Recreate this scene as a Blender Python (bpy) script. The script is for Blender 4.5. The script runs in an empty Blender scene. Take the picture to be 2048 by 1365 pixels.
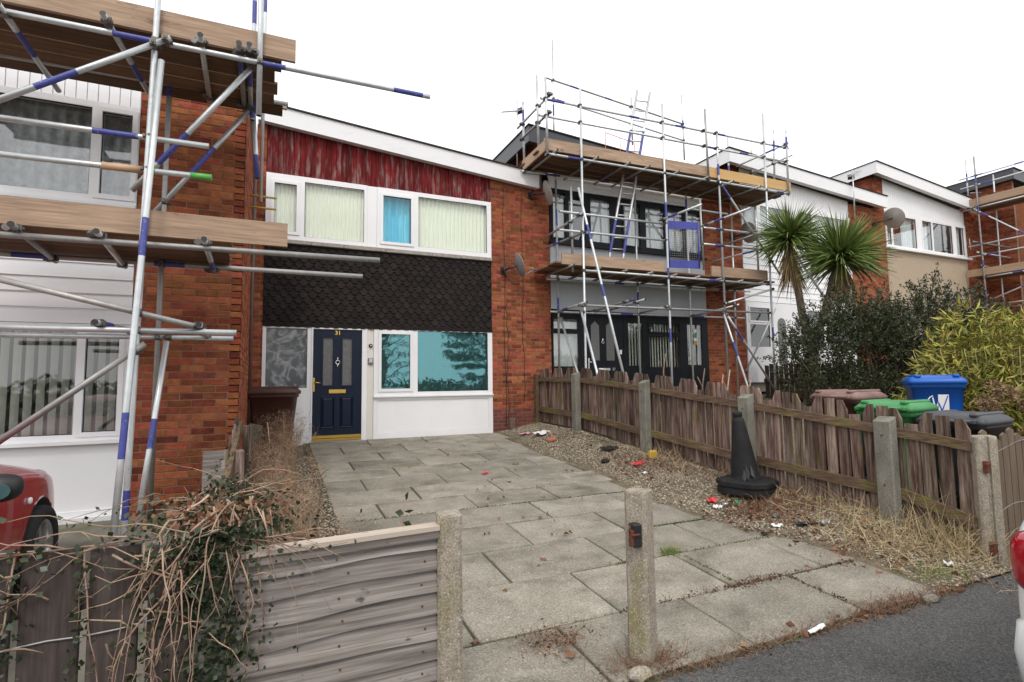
import bpy, bmesh, math, random
import numpy as np
from mathutils import Vector, Matrix, Euler
rnd = random.Random(31)
rng = np.random.default_rng(31)
S = bpy.context.scene
COL = S.collection
rad = math.radians

# ------------------------------------------------------------------ camera
cam_d = bpy.data.cameras.new('camera'); cam = bpy.data.objects.new('camera', cam_d); COL.objects.link(cam)
yaw, pitch, roll = rad(24.2173), rad(4.5393), rad(-0.7313)
Fv = Vector((math.sin(yaw)*math.cos(pitch), math.cos(yaw)*math.cos(pitch), math.sin(pitch)))
R0 = Vector((math.cos(yaw), -math.sin(yaw), 0)); U0 = R0.cross(Fv)
Rv = R0*math.cos(roll)+U0*math.sin(roll); Uv = -R0*math.sin(roll)+U0*math.cos(roll)
mw = Matrix((Rv, Uv, -Fv)).transposed().to_4x4(); mw.translation = (0, 0, 1.6)
cam.matrix_world = mw
cam_d.sensor_width = 36; cam_d.lens = 36*1072.03/2048; cam_d.clip_start = .05; cam_d.clip_end = 900
S.camera = cam

# ------------------------------------------------------------------ sky, sun, exposure
SUN_EL, SUN_AZ = 52, 205          # azimuth measured from +Y clockwise
w = bpy.data.worlds.new('World'); S.world = w; w.use_nodes = True
nt = w.node_tree; nt.nodes.clear()
out = nt.nodes.new('ShaderNodeOutputWorld'); bg = nt.nodes.new('ShaderNodeBackground')
sky = nt.nodes.new('ShaderNodeTexSky'); sky.sky_type = 'NISHITA'; sky.sun_disc = False
sky.sun_elevation = rad(SUN_EL); sky.sun_rotation = rad(SUN_AZ); sky.dust_density = 6; sky.air_density = 1
mx = nt.nodes.new('ShaderNodeMix'); mx.data_type = 'RGBA'; mx.inputs[0].default_value = .84
mx.inputs[7].default_value = (10.6, 10.6, 10.8, 1)      # even cloud cover
nt.links.new(sky.outputs[0], mx.inputs[6]); nt.links.new(mx.outputs[2], bg.inputs[0])
bg.inputs[1].default_value = .12
nt.links.new(bg.outputs[0], out.inputs[0])
sd = bpy.data.lights.new('sun', 'SUN'); sd.energy = .9; sd.angle = rad(14); sd.color = (1, .97, .92)
so = bpy.data.objects.new('sun', sd); COL.objects.link(so)
sdir = Vector((math.sin(rad(SUN_AZ))*math.cos(rad(SUN_EL)), math.cos(rad(SUN_AZ))*math.cos(rad(SUN_EL)), math.sin(rad(SUN_EL))))
so.rotation_euler = (-sdir).to_track_quat('-Z', 'Y').to_euler(); so.location = (0, -20, 30)
vs = S.view_settings; vs.view_transform = 'Standard'; vs.look = 'None'; vs.gamma = 1; vs.use_curve_mapping = False; vs.exposure = .36
S.render.engine = 'CYCLES'; S.cycles.use_denoising = True; S.cycles.max_bounces = 6; S.cycles.diffuse_bounces = 3; S.cycles.glossy_bounces = 3; S.cycles.transparent_max_bounces = 12

# ------------------------------------------------------------------ materials
MATS = {}
def M(name, c1, c2=None, scale=(4, 4, 4), detail=4, lo=.3, hi=.7, rough=.7, metal=0, rand=0., bump=0., bscale=None, bdist=.004,
      c3=None, s3=(2, 2, 2), lo3=.5, hi3=.62, a3=1., c4=None, s4=(60, 60, 60), lo4=.62, hi4=.66, spec=None, hue=0., grain=0., gs=(90, 90, 90)):
    if name in MATS: return MATS[name]
    m = bpy.data.materials.new(name); m.use_nodes = True; MATS[name] = m
    t = m.node_tree; N = t.nodes; L = t.links; b = N['Principled BSDF']
    b.inputs['Roughness'].default_value = rough; b.inputs['Metallic'].default_value = metal
    if spec is not None: b.inputs['Specular IOR Level'].default_value = spec
    m.diffuse_color = (*c1, 1)
    if c2 is None and c3 is None and rand == 0 and bump == 0:
        b.inputs['Base Color'].default_value = (*c1, 1); return m
    tc = N.new('ShaderNodeTexCoord'); oi = N.new('ShaderNodeObjectInfo'); ge = N.new('ShaderNodeNewGeometry')
    su = N.new('ShaderNodeMath'); su.operation = 'ADD'; L.new(oi.outputs['Random'], su.inputs[0]); L.new(ge.outputs['Random Per Island'], su.inputs[1])
    fr = N.new('ShaderNodeMath'); fr.operation = 'FRACT'; L.new(su.outputs[0], fr.inputs[0]); R = fr.outputs[0]
    off = N.new('ShaderNodeVectorMath'); off.operation = 'MULTIPLY_ADD'
    cmb = N.new('ShaderNodeCombineXYZ'); L.new(R, cmb.inputs[0]); L.new(R, cmb.inputs[1]); L.new(R, cmb.inputs[2])
    L.new(cmb.outputs[0], off.inputs[0]); off.inputs[1].default_value = (37, 53, 71); L.new(tc.outputs['Object'], off.inputs[2])
    vec = off.outputs[0] if rand or hue else tc.outputs['Object']
    def noise(sc, det, l, h):
        mp = N.new('ShaderNodeMapping'); mp.inputs['Scale'].default_value = sc; L.new(vec, mp.inputs[0])
        n = N.new('ShaderNodeTexNoise'); n.inputs['Scale'].default_value = 1; n.inputs['Detail'].default_value = det; n.inputs['Roughness'].default_value = .6
        L.new(mp.outputs[0], n.inputs['Vector'])
        r = N.new('ShaderNodeMapRange'); r.inputs[1].default_value = l; r.inputs[2].default_value = h; L.new(n.outputs[0], r.inputs[0])
        return r.outputs[0], n.outputs[0]
    def mix(f, a, c, amt=1.):
        x = N.new('ShaderNodeMix'); x.data_type = 'RGBA'
        if amt != 1:
            mm = N.new('ShaderNodeMath'); mm.operation = 'MULTIPLY'; mm.inputs[1].default_value = amt; L.new(f, mm.inputs[0]); f = mm.outputs[0]
        L.new(f, x.inputs[0])
        for sck, val in ((x.inputs[6], a), (x.inputs[7], c)):
            if isinstance(val, tuple): sck.default_value = (*val, 1)
            else: L.new(val, sck)
        return x.outputs[2]
    f1, raw = noise(scale, detail, lo, hi)
    col = mix(f1, c1, c2 or c1)
    if c3 is not None:
        f3, _ = noise(s3, 4, lo3, hi3); col = mix(f3, col, c3, a3)
    if c4 is not None:
        f4, _ = noise(s4, 2, lo4, hi4); col = mix(f4, col, c4)
    if grain:
        fg, _ = noise(gs, 3, .28, .72); gm = N.new('ShaderNodeMapRange'); gm.inputs[3].default_value = 1-grain; gm.inputs[4].default_value = 1+grain; L.new(fg, gm.inputs[0])
        gv = N.new('ShaderNodeVectorMath'); gv.operation = 'SCALE'; L.new(col, gv.inputs[0]); L.new(gm.outputs[0], gv.inputs['Scale']); col = gv.outputs[0]
    if rand or hue:
        hs = N.new('ShaderNodeHueSaturation')
        if rand:
            mr = N.new('ShaderNodeMapRange'); mr.inputs[3].default_value = 1-rand; mr.inputs[4].default_value = 1+rand; L.new(R, mr.inputs[0]); L.new(mr.outputs[0], hs.inputs['Value'])
        if hue:
            q = N.new('ShaderNodeMath'); q.operation = 'MULTIPLY'; q.inputs[1].default_value = 7.31; L.new(R, q.inputs[0])
            q2 = N.new('ShaderNodeMath'); q2.operation = 'FRACT'; L.new(q.outputs[0], q2.inputs[0])
            mr2 = N.new('ShaderNodeMapRange'); mr2.inputs[3].default_value = .5-hue; mr2.inputs[4].default_value = .5+hue; L.new(q2.outputs[0], mr2.inputs[0]); L.new(mr2.outputs[0], hs.inputs['Hue'])
        L.new(col, hs.inputs['Color']); col = hs.outputs[0]
    L.new(col, b.inputs['Base Color'])
    if bump:
        if bscale is not None: _, raw = noise(bscale, 4, 0, 1)
        bp = N.new('ShaderNodeBump'); bp.inputs['Strength'].default_value = bump; bp.inputs['Distance'].default_value = bdist
        L.new(raw, bp.inputs['Height']); L.new(bp.outputs[0], b.inputs['Normal'])
    return m

def glass(name, tint=(.9, .95, .95), refl=(1, 1, 1), base=.06, rough=.02, haze=None):
    """window glass: tinted see-through plus mirror reflection that grows at grazing angles"""
    if name in MATS: return MATS[name]
    m = bpy.data.materials.new(name); m.use_nodes = True; MATS[name] = m
    t = m.node_tree; N = t.nodes; L = t.links; N.remove(N['Principled BSDF'])
    o = N['Material Output']; tr = N.new('ShaderNodeBsdfTransparent'); tr.inputs[0].default_value = (*tint, 1)
    gl = N.new('ShaderNodeBsdfGlossy'); gl.inputs[0].default_value = (*refl, 1); gl.inputs['Roughness'].default_value = rough
    fc = N.new('ShaderNodeLayerWeight'); fc.inputs[0].default_value = .5; lw = N.new('ShaderNodeMath'); lw.operation = 'POWER'; lw.inputs[1].default_value = 5; L.new(fc.outputs['Facing'], lw.inputs[0])
    ad = N.new('ShaderNodeMath'); ad.operation = 'ADD'; ad.use_clamp = True; ad.inputs[1].default_value = base+.035; L.new(lw.outputs[0], ad.inputs[0])
    tc = N.new('ShaderNodeTexCoord'); no = N.new('ShaderNodeTexNoise'); no.inputs['Scale'].default_value = 1.6; L.new(tc.outputs['Object'], no.inputs['Vector'])
    bp = N.new('ShaderNodeBump'); bp.inputs['Strength'].default_value = .05; bp.inputs['Distance'].default_value = .05; L.new(no.outputs[0], bp.inputs['Height']); L.new(bp.outputs[0], gl.inputs['Normal'])
    ms = N.new('ShaderNodeMixShader'); L.new(ad.outputs[0], ms.inputs[0]); L.new(tr.outputs[0], ms.inputs[1]); L.new(gl.outputs[0], ms.inputs[2]); last = ms.outputs[0]
    if haze:
        df = N.new('ShaderNodeBsdfDiffuse'); df.inputs[0].default_value = (*haze[0], 1); m2 = N.new('ShaderNodeMixShader'); m2.inputs[0].default_value = haze[1]; L.new(last, m2.inputs[1]); L.new(df.outputs[0], m2.inputs[2]); last = m2.outputs[0]
    L.new(last, o.inputs[0])
    m.diffuse_color = (*tint, 1)
    return m

BRICK = M('brick_red', (.215, .056, .026), (.34, .108, .052), (9, 9, 14), rough=.9, spec=.15, rand=.38, hue=.014, grain=.25, gs=(70, 70, 70), bump=.5, bscale=(90, 90, 90), bdist=.002, c3=(.10, .038, .03), s3=(3, 3, 3), lo3=.52, hi3=.75, a3=.75)
BRICKB = M('brick_plum', (.12, .032, .026), (.20, .062, .045), (9, 9, 14), rough=.85, rand=.25, bump=.5, bscale=(90, 90, 90), bdist=.002, c3=(.06, .04, .035), s3=(3, 3, 3), lo3=.5, hi3=.75, a3=.7)
MORTAR = M('mortar', (.20, .13, .09), (.30, .21, .155), (12, 12, 12), rough=.95, spec=.1, bump=.4, bscale=(160, 160, 160))
UPVC = M('white_upvc', (.78, .78, .79), (.84, .84, .85), (2, 2, 2), rough=.32, c3=(.60, .58, .52), s3=(5, 5, 1.2), lo3=.6, hi3=.85, a3=.35)
UPVCW = M('white_panel', (.80, .805, .82), (.85, .855, .865), (1.2, 1.2, 1.2), rough=.45, c3=(.63, .63, .60), s3=(2, 2, .8), lo3=.58, hi3=.9, a3=.35)
WFASCIA = M('white_fascia', (.80, .80, .81), (.70, .70, .70), (2, 2, 6), lo=.55, hi=.9, rough=.4, c4=(.3, .28, .25), s4=(9, 9, 30), lo4=.72, hi4=.78)
DARKFR = M('anthracite_upvc', (.009, .011, .014), (.014, .016, .02), (3, 3, 3), rough=.4, spec=.16)
FELT = M('roof_felt', (.03, .028, .026), (.06, .056, .05), (5, 5, 5), rough=.9, spec=.15, bump=.3)
DARKFAS = M('anthracite_fascia', (.04, .045, .055), (.055, .06, .07), (2, 2, 2), rough=.42)
TILE = M('bitumen_tile', (.017, .014, .0135), (.032, .027, .025), (14, 14, 14), rough=.9, spec=.12, rand=.2, bump=.8, bscale=(260, 260, 260), bdist=.002, c3=(.05, .043, .038), s3=(4, 4, 4), lo3=.62, hi3=.85, a3=.6)
REDB = M('flaking_red_paint', (.095, .009, .011), (.185, .02, .02), (22, 22, 1.8), grain=.4, gs=(60, 60, 5), rough=.85, spec=.15, rand=.28, bump=.6, bdist=.003, c3=(.20, .145, .135), s3=(12, 12, 2.2), lo3=.50, hi3=.66, a3=.8)
NAVY = M('navy_door', (.003, .009, .026), (.005, .012, .032), (40, 40, 3), rough=.36, bump=.12, spec=.28)
GOLD = M('brass', (.80, .53, .13), rough=.28, metal=1)
CHROME = M('chrome', (.8, .8, .8), rough=.15, metal=1)
BLACKP = M('black_plastic_and_hollow_shade', (.013, .013, .014), (.02, .02, .021), (5, 5, 5), rough=.5)  # plastic parts; also paints the dark inside of open tube ends
GREYP = M('grey_plastic', (.15, .15, .155), rough=.5)
SILL = M('stone_sill', (.40, .37, .33), (.26, .24, .21), (14, 14, 14), rough=.9, bump=.5, c3=(.10, .09, .08), s3=(6, 6, 20), lo3=.55, hi3=.75, a3=.6)
GASKET = M('gasket', (.02, .02, .02), rough=.6)
CURT = M('cream_curtain', (.84, .82, .66), (.88, .86, .72), (2, 2, 2), rough=.9)
CURTB = M('blue_curtain', (.20, .55, .72), (.30, .62, .78), (3, 3, 3), rough=.9)
NET = M('net_curtain', (.60, .62, .62), (.72, .74, .74), (8, 8, 3), rough=.9)
BLIND = M('vertical_blind', (.60, .60, .50), (.68, .68, .58), (3, 3, 3), rough=.8, rand=.1)
ROOM = M('room_plaster', (.30, .27, .23), rough=.9)
GREYR = M('grey_render', (.40, .43, .46), (.45, .48, .50), (2, 2, 2), rough=.85)
PEBBLE = M('pebble_dash', (.46, .37, .27), (.36, .28, .20), (60, 60, 60), rough=.95, bump=1, bscale=(110, 110, 110), bdist=.008, c4=(.62, .55, .45), s4=(90, 90, 90))
GALV = M('galvanised_steel', (.62, .655, .66), (.50, .53, .54), (9, 9, 9), rough=.36, metal=.45, rand=.14, c3=(.34, .33, .32), s3=(14, 14, 14), lo3=.6, hi3=.75, a3=.6)
GALVD = M('worn_steel', (.30, .30, .29), (.40, .39, .37), (14, 14, 14), rough=.55, metal=.6, rand=.2)
BLUET = M('blue_tube_paint', (.042, .052, .25), (.07, .085, .32), (20, 20, 20), rough=.5, c3=(.3, .31, .36), s3=(26, 26, 26), lo3=.63, hi3=.68, a3=.8)
GREENT = M('green_tape', (.10, .40, .07), rough=.5)
STEELF = M('coupler_steel', (.20, .19, .18), (.10, .085, .075), (25, 25, 25), rough=.5, metal=.7, rand=.25)
BOARDX = M('scaffold_board', (.44, .31, .215), (.31, .21, .14), (1.2, 30, 14), grain=.3, gs=(3, 90, 70), rough=.85, rand=.10, bump=.4, c3=(.20, .12, .075), s3=(4, 7, 11), lo3=.64, hi3=.72, a3=.85)
BOARDY = M('scaffold_board_y', (.43, .30, .20), (.33, .22, .14), (30, 1.6, 22), rough=.85, rand=.10, bump=.4, c3=(.30, .19, .12), s3=(7, 5, 14), lo3=.62, hi3=.75, a3=.8)
BOARDN = M('new_scaffold_board', (.62, .40, .17), (.52, .32, .13), (1.6, 30, 22), rough=.8, rand=.06, bump=.3)
DECK = M('deck_board', (.22, .135, .082), (.12, .072, .046), (1.5, 26, 26), rough=.9, spec=.15, rand=.42, bump=.4)
PAVE = M('concrete_slab', (.205, .188, .152), (.315, .29, .24), (3.2, 3.2, 3.2), rough=.95, spec=.15, rand=.14, grain=.42, gs=(75, 75, 75), bump=.5, bscale=(140, 140, 140), bdist=.002, c3=(.115, .103, .080), s3=(1.6, 2.4, 1.6), lo3=.50, hi3=.72, a3=.8, c4=(.38, .355, .31), s4=(48, 48, 48), lo4=.66, hi4=.71)
JOINT = M('joint_soil', (.062, .055, .036), (.10, .085, .05), (12, 12, 12), rough=1, c3=(.055, .075, .02), s3=(3, 3, 3), lo3=.5, hi3=.65)
SOIL = M('soil', (.10, .08, .052), (.20, .165, .11), (7, 7, 7), rough=1, bump=.8, bscale=(60, 60, 60), bdist=.01, c3=(.08, .085, .025), s3=(2.2, 2.2, 2.2), lo3=.55, hi3=.7, a3=.6)
GRAVEL = M('gravel_stone', (.24, .20, .145), (.42, .37, .29), (16, 16, 16), rough=.9, spec=.2, rand=.62, hue=.03)
TARMAC = M('tarmac', (.072, .071, .070), (.118, .116, .112), (90, 90, 90), grain=.6, gs=(80, 80, 80), rough=.95, spec=.2, bump=1, bscale=(110, 110, 110), bdist=.008, c4=(.19, .185, .17), s4=(105, 105, 105), lo4=.59, hi4=.68, c3=(.05, .05, .049), s3=(.7, .7, .7), lo3=.5, hi3=.7, a3=.6)
CPOST = M('aggregate_concrete', (.37, .325, .265), (.25, .215, .17), (22, 22, 16), grain=.45, gs=(110, 110, 110), rough=.95, spec=.15, bump=.9, bscale=(85, 85, 85), bdist=.005, c3=(.22, .20, .07), s3=(3.5, 3.5, 2.2), lo3=.52, hi3=.7, a3=.65, c4=(.52, .49, .43), s4=(95, 95, 95), lo4=.63, hi4=.68)
CPOSTG = M('grey_concrete', (.25, .24, .205), (.15, .145, .12), (8, 8, 4), grain=.35, gs=(90, 90, 90), rough=.95, spec=.15, bump=.6, bscale=(90, 90, 90), c3=(.15, .15, .07), s3=(5, 5, 2), lo3=.55, hi3=.75, a3=.6)
FENCEZ = M('weathered_picket', (.075, .046, .034), (.29, .215, .18), (26, 26, 1.8), lo=.36, hi=.66, grain=.4, gs=(75, 75, 4), rough=.95, spec=.12, rand=.38, hue=.014, bump=.7, c3=(.062, .04, .03), s3=(9, 9, 1.6), lo3=.50, hi3=.66, a3=.8, c4=(.10, .105, .03), s4=(4, 4, 2.2), lo4=.63, hi4=.76)
FENCEY = M('weathered_rail', (.095, .062, .042), (.175, .12, .085), (34, 2.6, 34), grain=.4, gs=(75, 4, 75), rough=.95, spec=.12, rand=.15, bump=.7, c3=(.17, .165, .045), s3=(6, 1.6, 6), lo3=.50, hi3=.68, a3=.8)
LAPX = M('weathered_lap_board', (.15, .128, .112), (.36, .325, .30), (1.2, 60, 30), grain=.32, gs=(2.5, 150, 90), rough=.95, spec=.15, rand=.14, bump=.9, bdist=.004, c3=(.055, .042, .035), s3=(7, 9, 15), lo3=.66, hi3=.73, a3=.85, c4=(.21, .20, .10), s4=(1.6, 3, 5), lo4=.70, hi4=.85)
CAPX = M('pale_cap_rail', (.42, .35, .28), (.50, .43, .36), (2, 40, 40), rough=.85, bump=.4)
BROWNZ = M('brown_fence_paint', (.050, .037, .032), (.088, .068, .060), (30, 30, 2.0), grain=.35, gs=(80, 80, 5), rough=.8, rand=.12, bump=.6, c3=(.045, .034, .03), s3=(8, 8, 2), lo3=.55, hi3=.7)
GATEZ = M('gate_board', (.115, .08, .052), (.18, .13, .088), (30, 30, 2.4), rough=.85, rand=.16, bump=.5)
RUST = M('rust', (.15, .04, .02), (.09, .03, .018), (20, 20, 20), rough=.9, bump=.5)
MULCH = M('leaf_mould', (.05, .032, .02), (.10, .065, .04), (20, 20, 20), rough=1, rand=.4)
IVY = M('ivy_leaf', (.018, .032, .012), (.038, .055, .022), (6, 6, 6), rough=.45, rand=.4, hue=.03)
STEM = M('bramble_stem', (.40, .30, .21), (.21, .12, .085), (9, 9, 9), rough=.85, rand=.4, hue=.01)
DEAD = M('dead_weed', (.26, .165, .10), (.40, .28, .185), (7, 7, 7), rough=.95, rand=.35, hue=.012)
DEADR = M('red_dead_weed', (.165, .088, .055), (.26, .155, .095), (7, 7, 7), rough=.95, rand=.35)
STRAW = M('straw', (.42, .32, .17), (.52, .42, .25), (7, 7, 7), rough=.95, rand=.3)
GRASS = M('grass_blade', (.13, .17, .035), (.20, .24, .06), (9, 9, 9), rough=.7, rand=.35, hue=.02)
MOSS = M('moss', (.07, .09, .02), (.11, .13, .03), (20, 20, 20), rough=1, rand=.3)
LEAFB = M('fallen_leaf', (.15, .075, .042), (.24, .125, .07), (20, 20, 20), rough=.9, rand=.4, hue=.02)
PALM = M('sword_leaf', (.085, .145, .03), (.185, .235, .06), (3, 3, 3), rough=.5, rand=.38, hue=.02)
PALMD = M('dead_sword_leaf', (.30, .20, .09), (.20, .14, .07), (3, 3, 3), rough=.85, rand=.3)
BARK = M('bark', (.10, .075, .055), (.16, .125, .09), (14, 14, 6), rough=.95, bump=.8)
SHRUB = M('evergreen_leaf', (.024, .036, .012), (.055, .068, .024), (4, 4, 4), rough=.5, rand=.45, hue=.025)
BAMBOO = M('bamboo_leaf', (.17, .21, .035), (.46, .38, .075), (2.2, 2.2, 2.2), rough=.65, rand=.35, hue=.035)
BAMBOOD = M('dry_flower_head', (.24, .15, .085), (.32, .22, .13), (6, 6, 6), rough=.95, rand=.3)
RUBBER = M('black_rubber', (.011, .011, .012), (.02, .02, .021), (7, 7, 7), rough=.75, spec=.3, bump=.2)
DARKWOOD = M('dark_fence_wood', (.055, .038, .028), (.085, .06, .042), (30, 30, 2.5), rough=.9, rand=.2, bump=.5)
CABLE = M('cable', (.018, .016, .016), rough=.6)
DISH = M('grey_dish', (.22, .225, .23), (.27, .27, .275), (3, 3, 3), rough=.55)
DISHW = M('weathered_dish', (.36, .34, .31), (.28, .26, .23), (5, 5, 5), rough=.6)
ALU = M('aluminium', (.62, .62, .61), (.52, .52, .51), (12, 12, 12), rough=.4, metal=.7)
FRGLASS = M('rough_obscure', (.10, .10, .10), (.16, .16, .155), (30, 30, 30), rough=.25)
G_CLEAR = glass('clear_glass', (.96, .98, .98), (1, 1, 1), .05)
G_UP = glass('pale_blue_glass', (.955, .985, .985), (1, 1, 1), .0)
G_BLUE = glass('blue_glass', (.70, .93, .97), (.8, .95, 1), .02)
G_TEAL = glass('teal_reflective_glass', (.55, .80, .80), (.28, .58, .62), .33, .02, haze=((.14, .32, .33), .10))  # some diffuse teal painted into the glass to haze its reflection
G_DARK = glass('dark_glass', (.95, .97, .97), (1, 1, 1), .03)

def swirl_glass():
    m = M('swirl_obscure_glass', (.1, .11, .11), (.2, .21, .21), rough=.12)
    t = m.node_tree; N = t.nodes; L = t.links; b = N['Principled BSDF']
    tc = N.new('ShaderNodeTexCoord'); n = N.new('ShaderNodeTexNoise'); n.inputs['Scale'].default_value = 4.5; n.inputs['Detail'].default_value = 5; n.inputs['Distortion'].default_value = 1.8
    L.new(tc.outputs['Object'], n.inputs['Vector']); r = N.new('ShaderNodeValToRGB')
    r.color_ramp.elements[0].position = .46; r.color_ramp.elements[0].color = (.07, .08, .085, 1); r.color_ramp.elements[1].position = .78; r.color_ramp.elements[1].color = (.42, .45, .46, 1)
    L.new(n.outputs[0], r.inputs[0]); L.new(r.outputs[0], b.inputs['Base Color'])
    bp = N.new('ShaderNodeBump'); bp.inputs['Strength'].default_value = .2; bp.inputs['Distance'].default_value = .01; L.new(n.outputs[0], bp.inputs['Height']); L.new(bp.outputs[0], b.inputs['Normal'])
    return m
SWIRL = swirl_glass()
def paint(name, c, rough=.25, coat=.6):
    m = M(name, c, rough=rough); m.node_tree.nodes['Principled BSDF'].inputs['Coat Weight'].default_value = coat; return m
CARRED = paint('red_car_paint', (.30, .006, .018)); CARWHITE = paint('white_car_paint', (.74, .76, .76))
BINBROWN = M('brown_bin_plastic', (.055, .022, .016), (.075, .032, .024), (6, 6, 6), rough=.5, c3=(.16, .09, .08), s3=(2, 2, 5), lo3=.6, hi3=.9, a3=.4)
BINGREEN = M('green_bin_plastic', (.035, .20, .055), (.06, .27, .09), (5, 5, 5), rough=.5)
BINGREY = M('grey_bin_plastic', (.035, .038, .045), (.055, .058, .066), (5, 5, 5), rough=.5)
BINBLUE = M('blue_bin_plastic', (.004, .085, .40), (.006, .105, .46), (4, 4, 4), rough=.42)
BINDARK = M('black_bin_plastic', (.012, .012, .013), rough=.5)
WHITEP = M('white_print', (.8, .8, .8), rough=.5)
REDLENS = paint('red_lens', (.30, .004, .012), .08, 1)
TYRE = M('tyre_rubber', (.014, .014, .015), rough=.85); RIM = M('alloy_rim', (.55, .56, .57), rough=.3, metal=.9)
LITW = M('white_paper', (.75, .75, .74), rough=.8); LITR = M('red_wrapper', (.62, .045, .06), rough=.4); LITG = M('green_plastic', (.02, .33, .12), rough=.4)
LITY = M('yellow_sponge', (.62, .38, .06), (.5, .3, .05), (30, 30, 30), rough=.95, bump=.5); LITP = M('pink_paper', (.65, .30, .34), rough=.8)
LITF = M('foil', (.6, .6, .6), rough=.35, metal=.8, bump=.6, bscale=(40, 40, 40)); LITB = M('black_scrap', (.02, .02, .022), rough=.5); LITT = M('turquoise_scrap', (.03, .32, .36), rough=.5)
TERRA = M('terracotta', (.32, .11, .06), (.40, .16, .09), (9, 9, 9), rough=.9)
ORANGE = M('orange_mesh_paint', (.65, .13, .06), rough=.5)
BLUEG = M('blue_gate_paint', (.035, .045, .27), (.05, .06, .33), (5, 5, 5), rough=.5)

# ------------------------------------------------------------------ mesh and object helpers
class MB:
    def __init__(s): s.v = []; s.f = []; s.m = []; s.s = []
    def add(s, vs, fs, mi=0, sm=False):
        b = len(s.v); s.v += [tuple(p) for p in vs]
        for f in fs: s.f.append(tuple(b+i for i in f)); s.m.append(mi); s.s.append(sm)
        return s
    def box(s, x0, x1, y0, y1, z0, z1, mi=0):
        vs = [(x0, y0, z0), (x1, y0, z0), (x1, y1, z0), (x0, y1, z0), (x0, y0, z1), (x1, y0, z1), (x1, y1, z1), (x0, y1, z1)]
        return s.add(vs, [(0, 3, 2, 1), (4, 5, 6, 7), (0, 1, 5, 4), (1, 2, 6, 5), (2, 3, 7, 6), (3, 0, 4, 7)], mi)
    def cbox(s, x0, x1, y0, y1, z0, z1, c, mi=0):
        """box with chamfered edges"""
        bm = bmesh.new(); bmesh.ops.create_cube(bm, size=1)
        for v in bm.verts: v.co = Vector((x0+(v.co.x+.5)*(x1-x0), y0+(v.co.y+.5)*(y1-y0), z0+(v.co.z+.5)*(z1-z0)))
        bmesh.ops.bevel(bm, geom=list(bm.edges), offset=c, segments=1, affect='EDGES')
        bm.verts.index_update(); s.add([v.co for v in bm.verts], [[v.index for v in f.verts] for f in bm.faces], mi); bm.free(); return s
    def prism(s, pts, d, mi=0):
        """polygon pts (3d, any winding) pushed along vector d"""
        n = len(pts); d = Vector(d); a = [Vector(p) for p in pts]; b = [p+d for p in a]
        return s.add(a+b, [tuple(range(n))[::-1], tuple(range(n, 2*n))]+[(i, (i+1) % n, n+(i+1) % n, n+i) for i in range(n)], mi)
    def tube(s, p, q, r, n=10, mi=0, r2=None, caps=True, bands=(), capmi=None):
        p = Vector(p); q = Vector(q); d = q-p; ln = d.length
        if ln < 1e-6: return s
        d /= ln; a = d.orthogonal().normalized(); b = d.cross(a); r2 = r if r2 is None else r2
        cuts = [0, ln]
        for x0, x1, k in bands: cuts += [max(0, min(ln, x0)), max(0, min(ln, x1))]
        cuts = sorted(set(cuts)); base = len(s.v)
        for c in cuts:
            rr = r+(r2-r)*c/ln
            for i in range(n):
                t = 2*math.pi*i/n; s.v.append(tuple(p+d*c+(a*math.cos(t)+b*math.sin(t))*rr))
        for j in range(len(cuts)-1):
            mid = (cuts[j]+cuts[j+1])/2; k = mi
            for x0, x1, kk in bands:
                if x0 <= mid <= x1: k = kk
            for i in range(n):
                s.f.append((base+j*n+i, base+j*n+(i+1) % n, base+(j+1)*n+(i+1) % n, base+(j+1)*n+i)); s.m.append(k); s.s.append(True)
        if caps:
            s.f.append(tuple(base+i for i in range(n))[::-1]); s.m.append(mi if capmi is None else capmi); s.s.append(False)
            e = base+(len(cuts)-1)*n; s.f.append(tuple(e+i for i in range(n))); s.m.append(mi if capmi is None else capmi); s.s.append(False)
        return s
    def path(s, pts, rs, n=6, mi=0):
        pts = [Vector(p) for p in pts]; base = len(s.v); k = len(pts)
        up = Vector((.13, .21, .97))
        for i, p in enumerate(pts):
            d = (pts[min(i+1, k-1)]-pts[max(i-1, 0)]); d = d.normalized() if d.length > 1e-9 else Vector((0, 0, 1))
            a = d.cross(up); a = a.normalized() if a.length > 1e-3 else d.orthogonal().normalized(); b = d.cross(a)
            r = rs[i] if hasattr(rs, '__len__') else rs
            for j in range(n):
                t = 2*math.pi*j/n; s.v.append(tuple(p+(a*math.cos(t)+b*math.sin(t))*r))
        for i in range(k-1):
            for j in range(n):
                s.f.append((base+i*n+j, base+i*n+(j+1) % n, base+(i+1)*n+(j+1) % n, base+(i+1)*n+j)); s.m.append(mi); s.s.append(True)
        s.f.append(tuple(base+j for j in range(n))[::-1]); s.m.append(mi); s.s.append(False)
        s.f.append(tuple(base+(k-1)*n+j for j in range(n))); s.m.append(mi); s.s.append(False)
        return s
    def lathe(s, prof, n=24, mi=0, mat=None, sm=True):
        base = len(s.v); mat = mat or Matrix()
        for r, z in prof:
            for i in range(n):
                t = 2*math.pi*i/n; s.v.append(tuple(mat @ Vector((r*math.cos(t), r*math.sin(t), z))))
        for j in range(len(prof)-1):
            for i in range(n):
                s.f.append((base+j*n+i, base+j*n+(i+1) % n, base+(j+1)*n+(i+1) % n, base+(j+1)*n+i)); s.m.append(mi); s.s.append(sm)
        return s
    def xf(s, mat, start=0):
        for i in range(start, len(s.v)): s.v[i] = tuple(mat @ Vector(s.v[i]))
        return s
    def mesh(s, name, mats):
        me = bpy.data.meshes.new(name); me.from_pydata(s.v, [], s.f)
        for m in (mats if isinstance(mats, (list, tuple)) else [mats]): me.materials.append(m)
        me.polygons.foreach_set('material_index', s.m); me.polygons.foreach_set('use_smooth', s.s); me.update()
        return me

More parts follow.
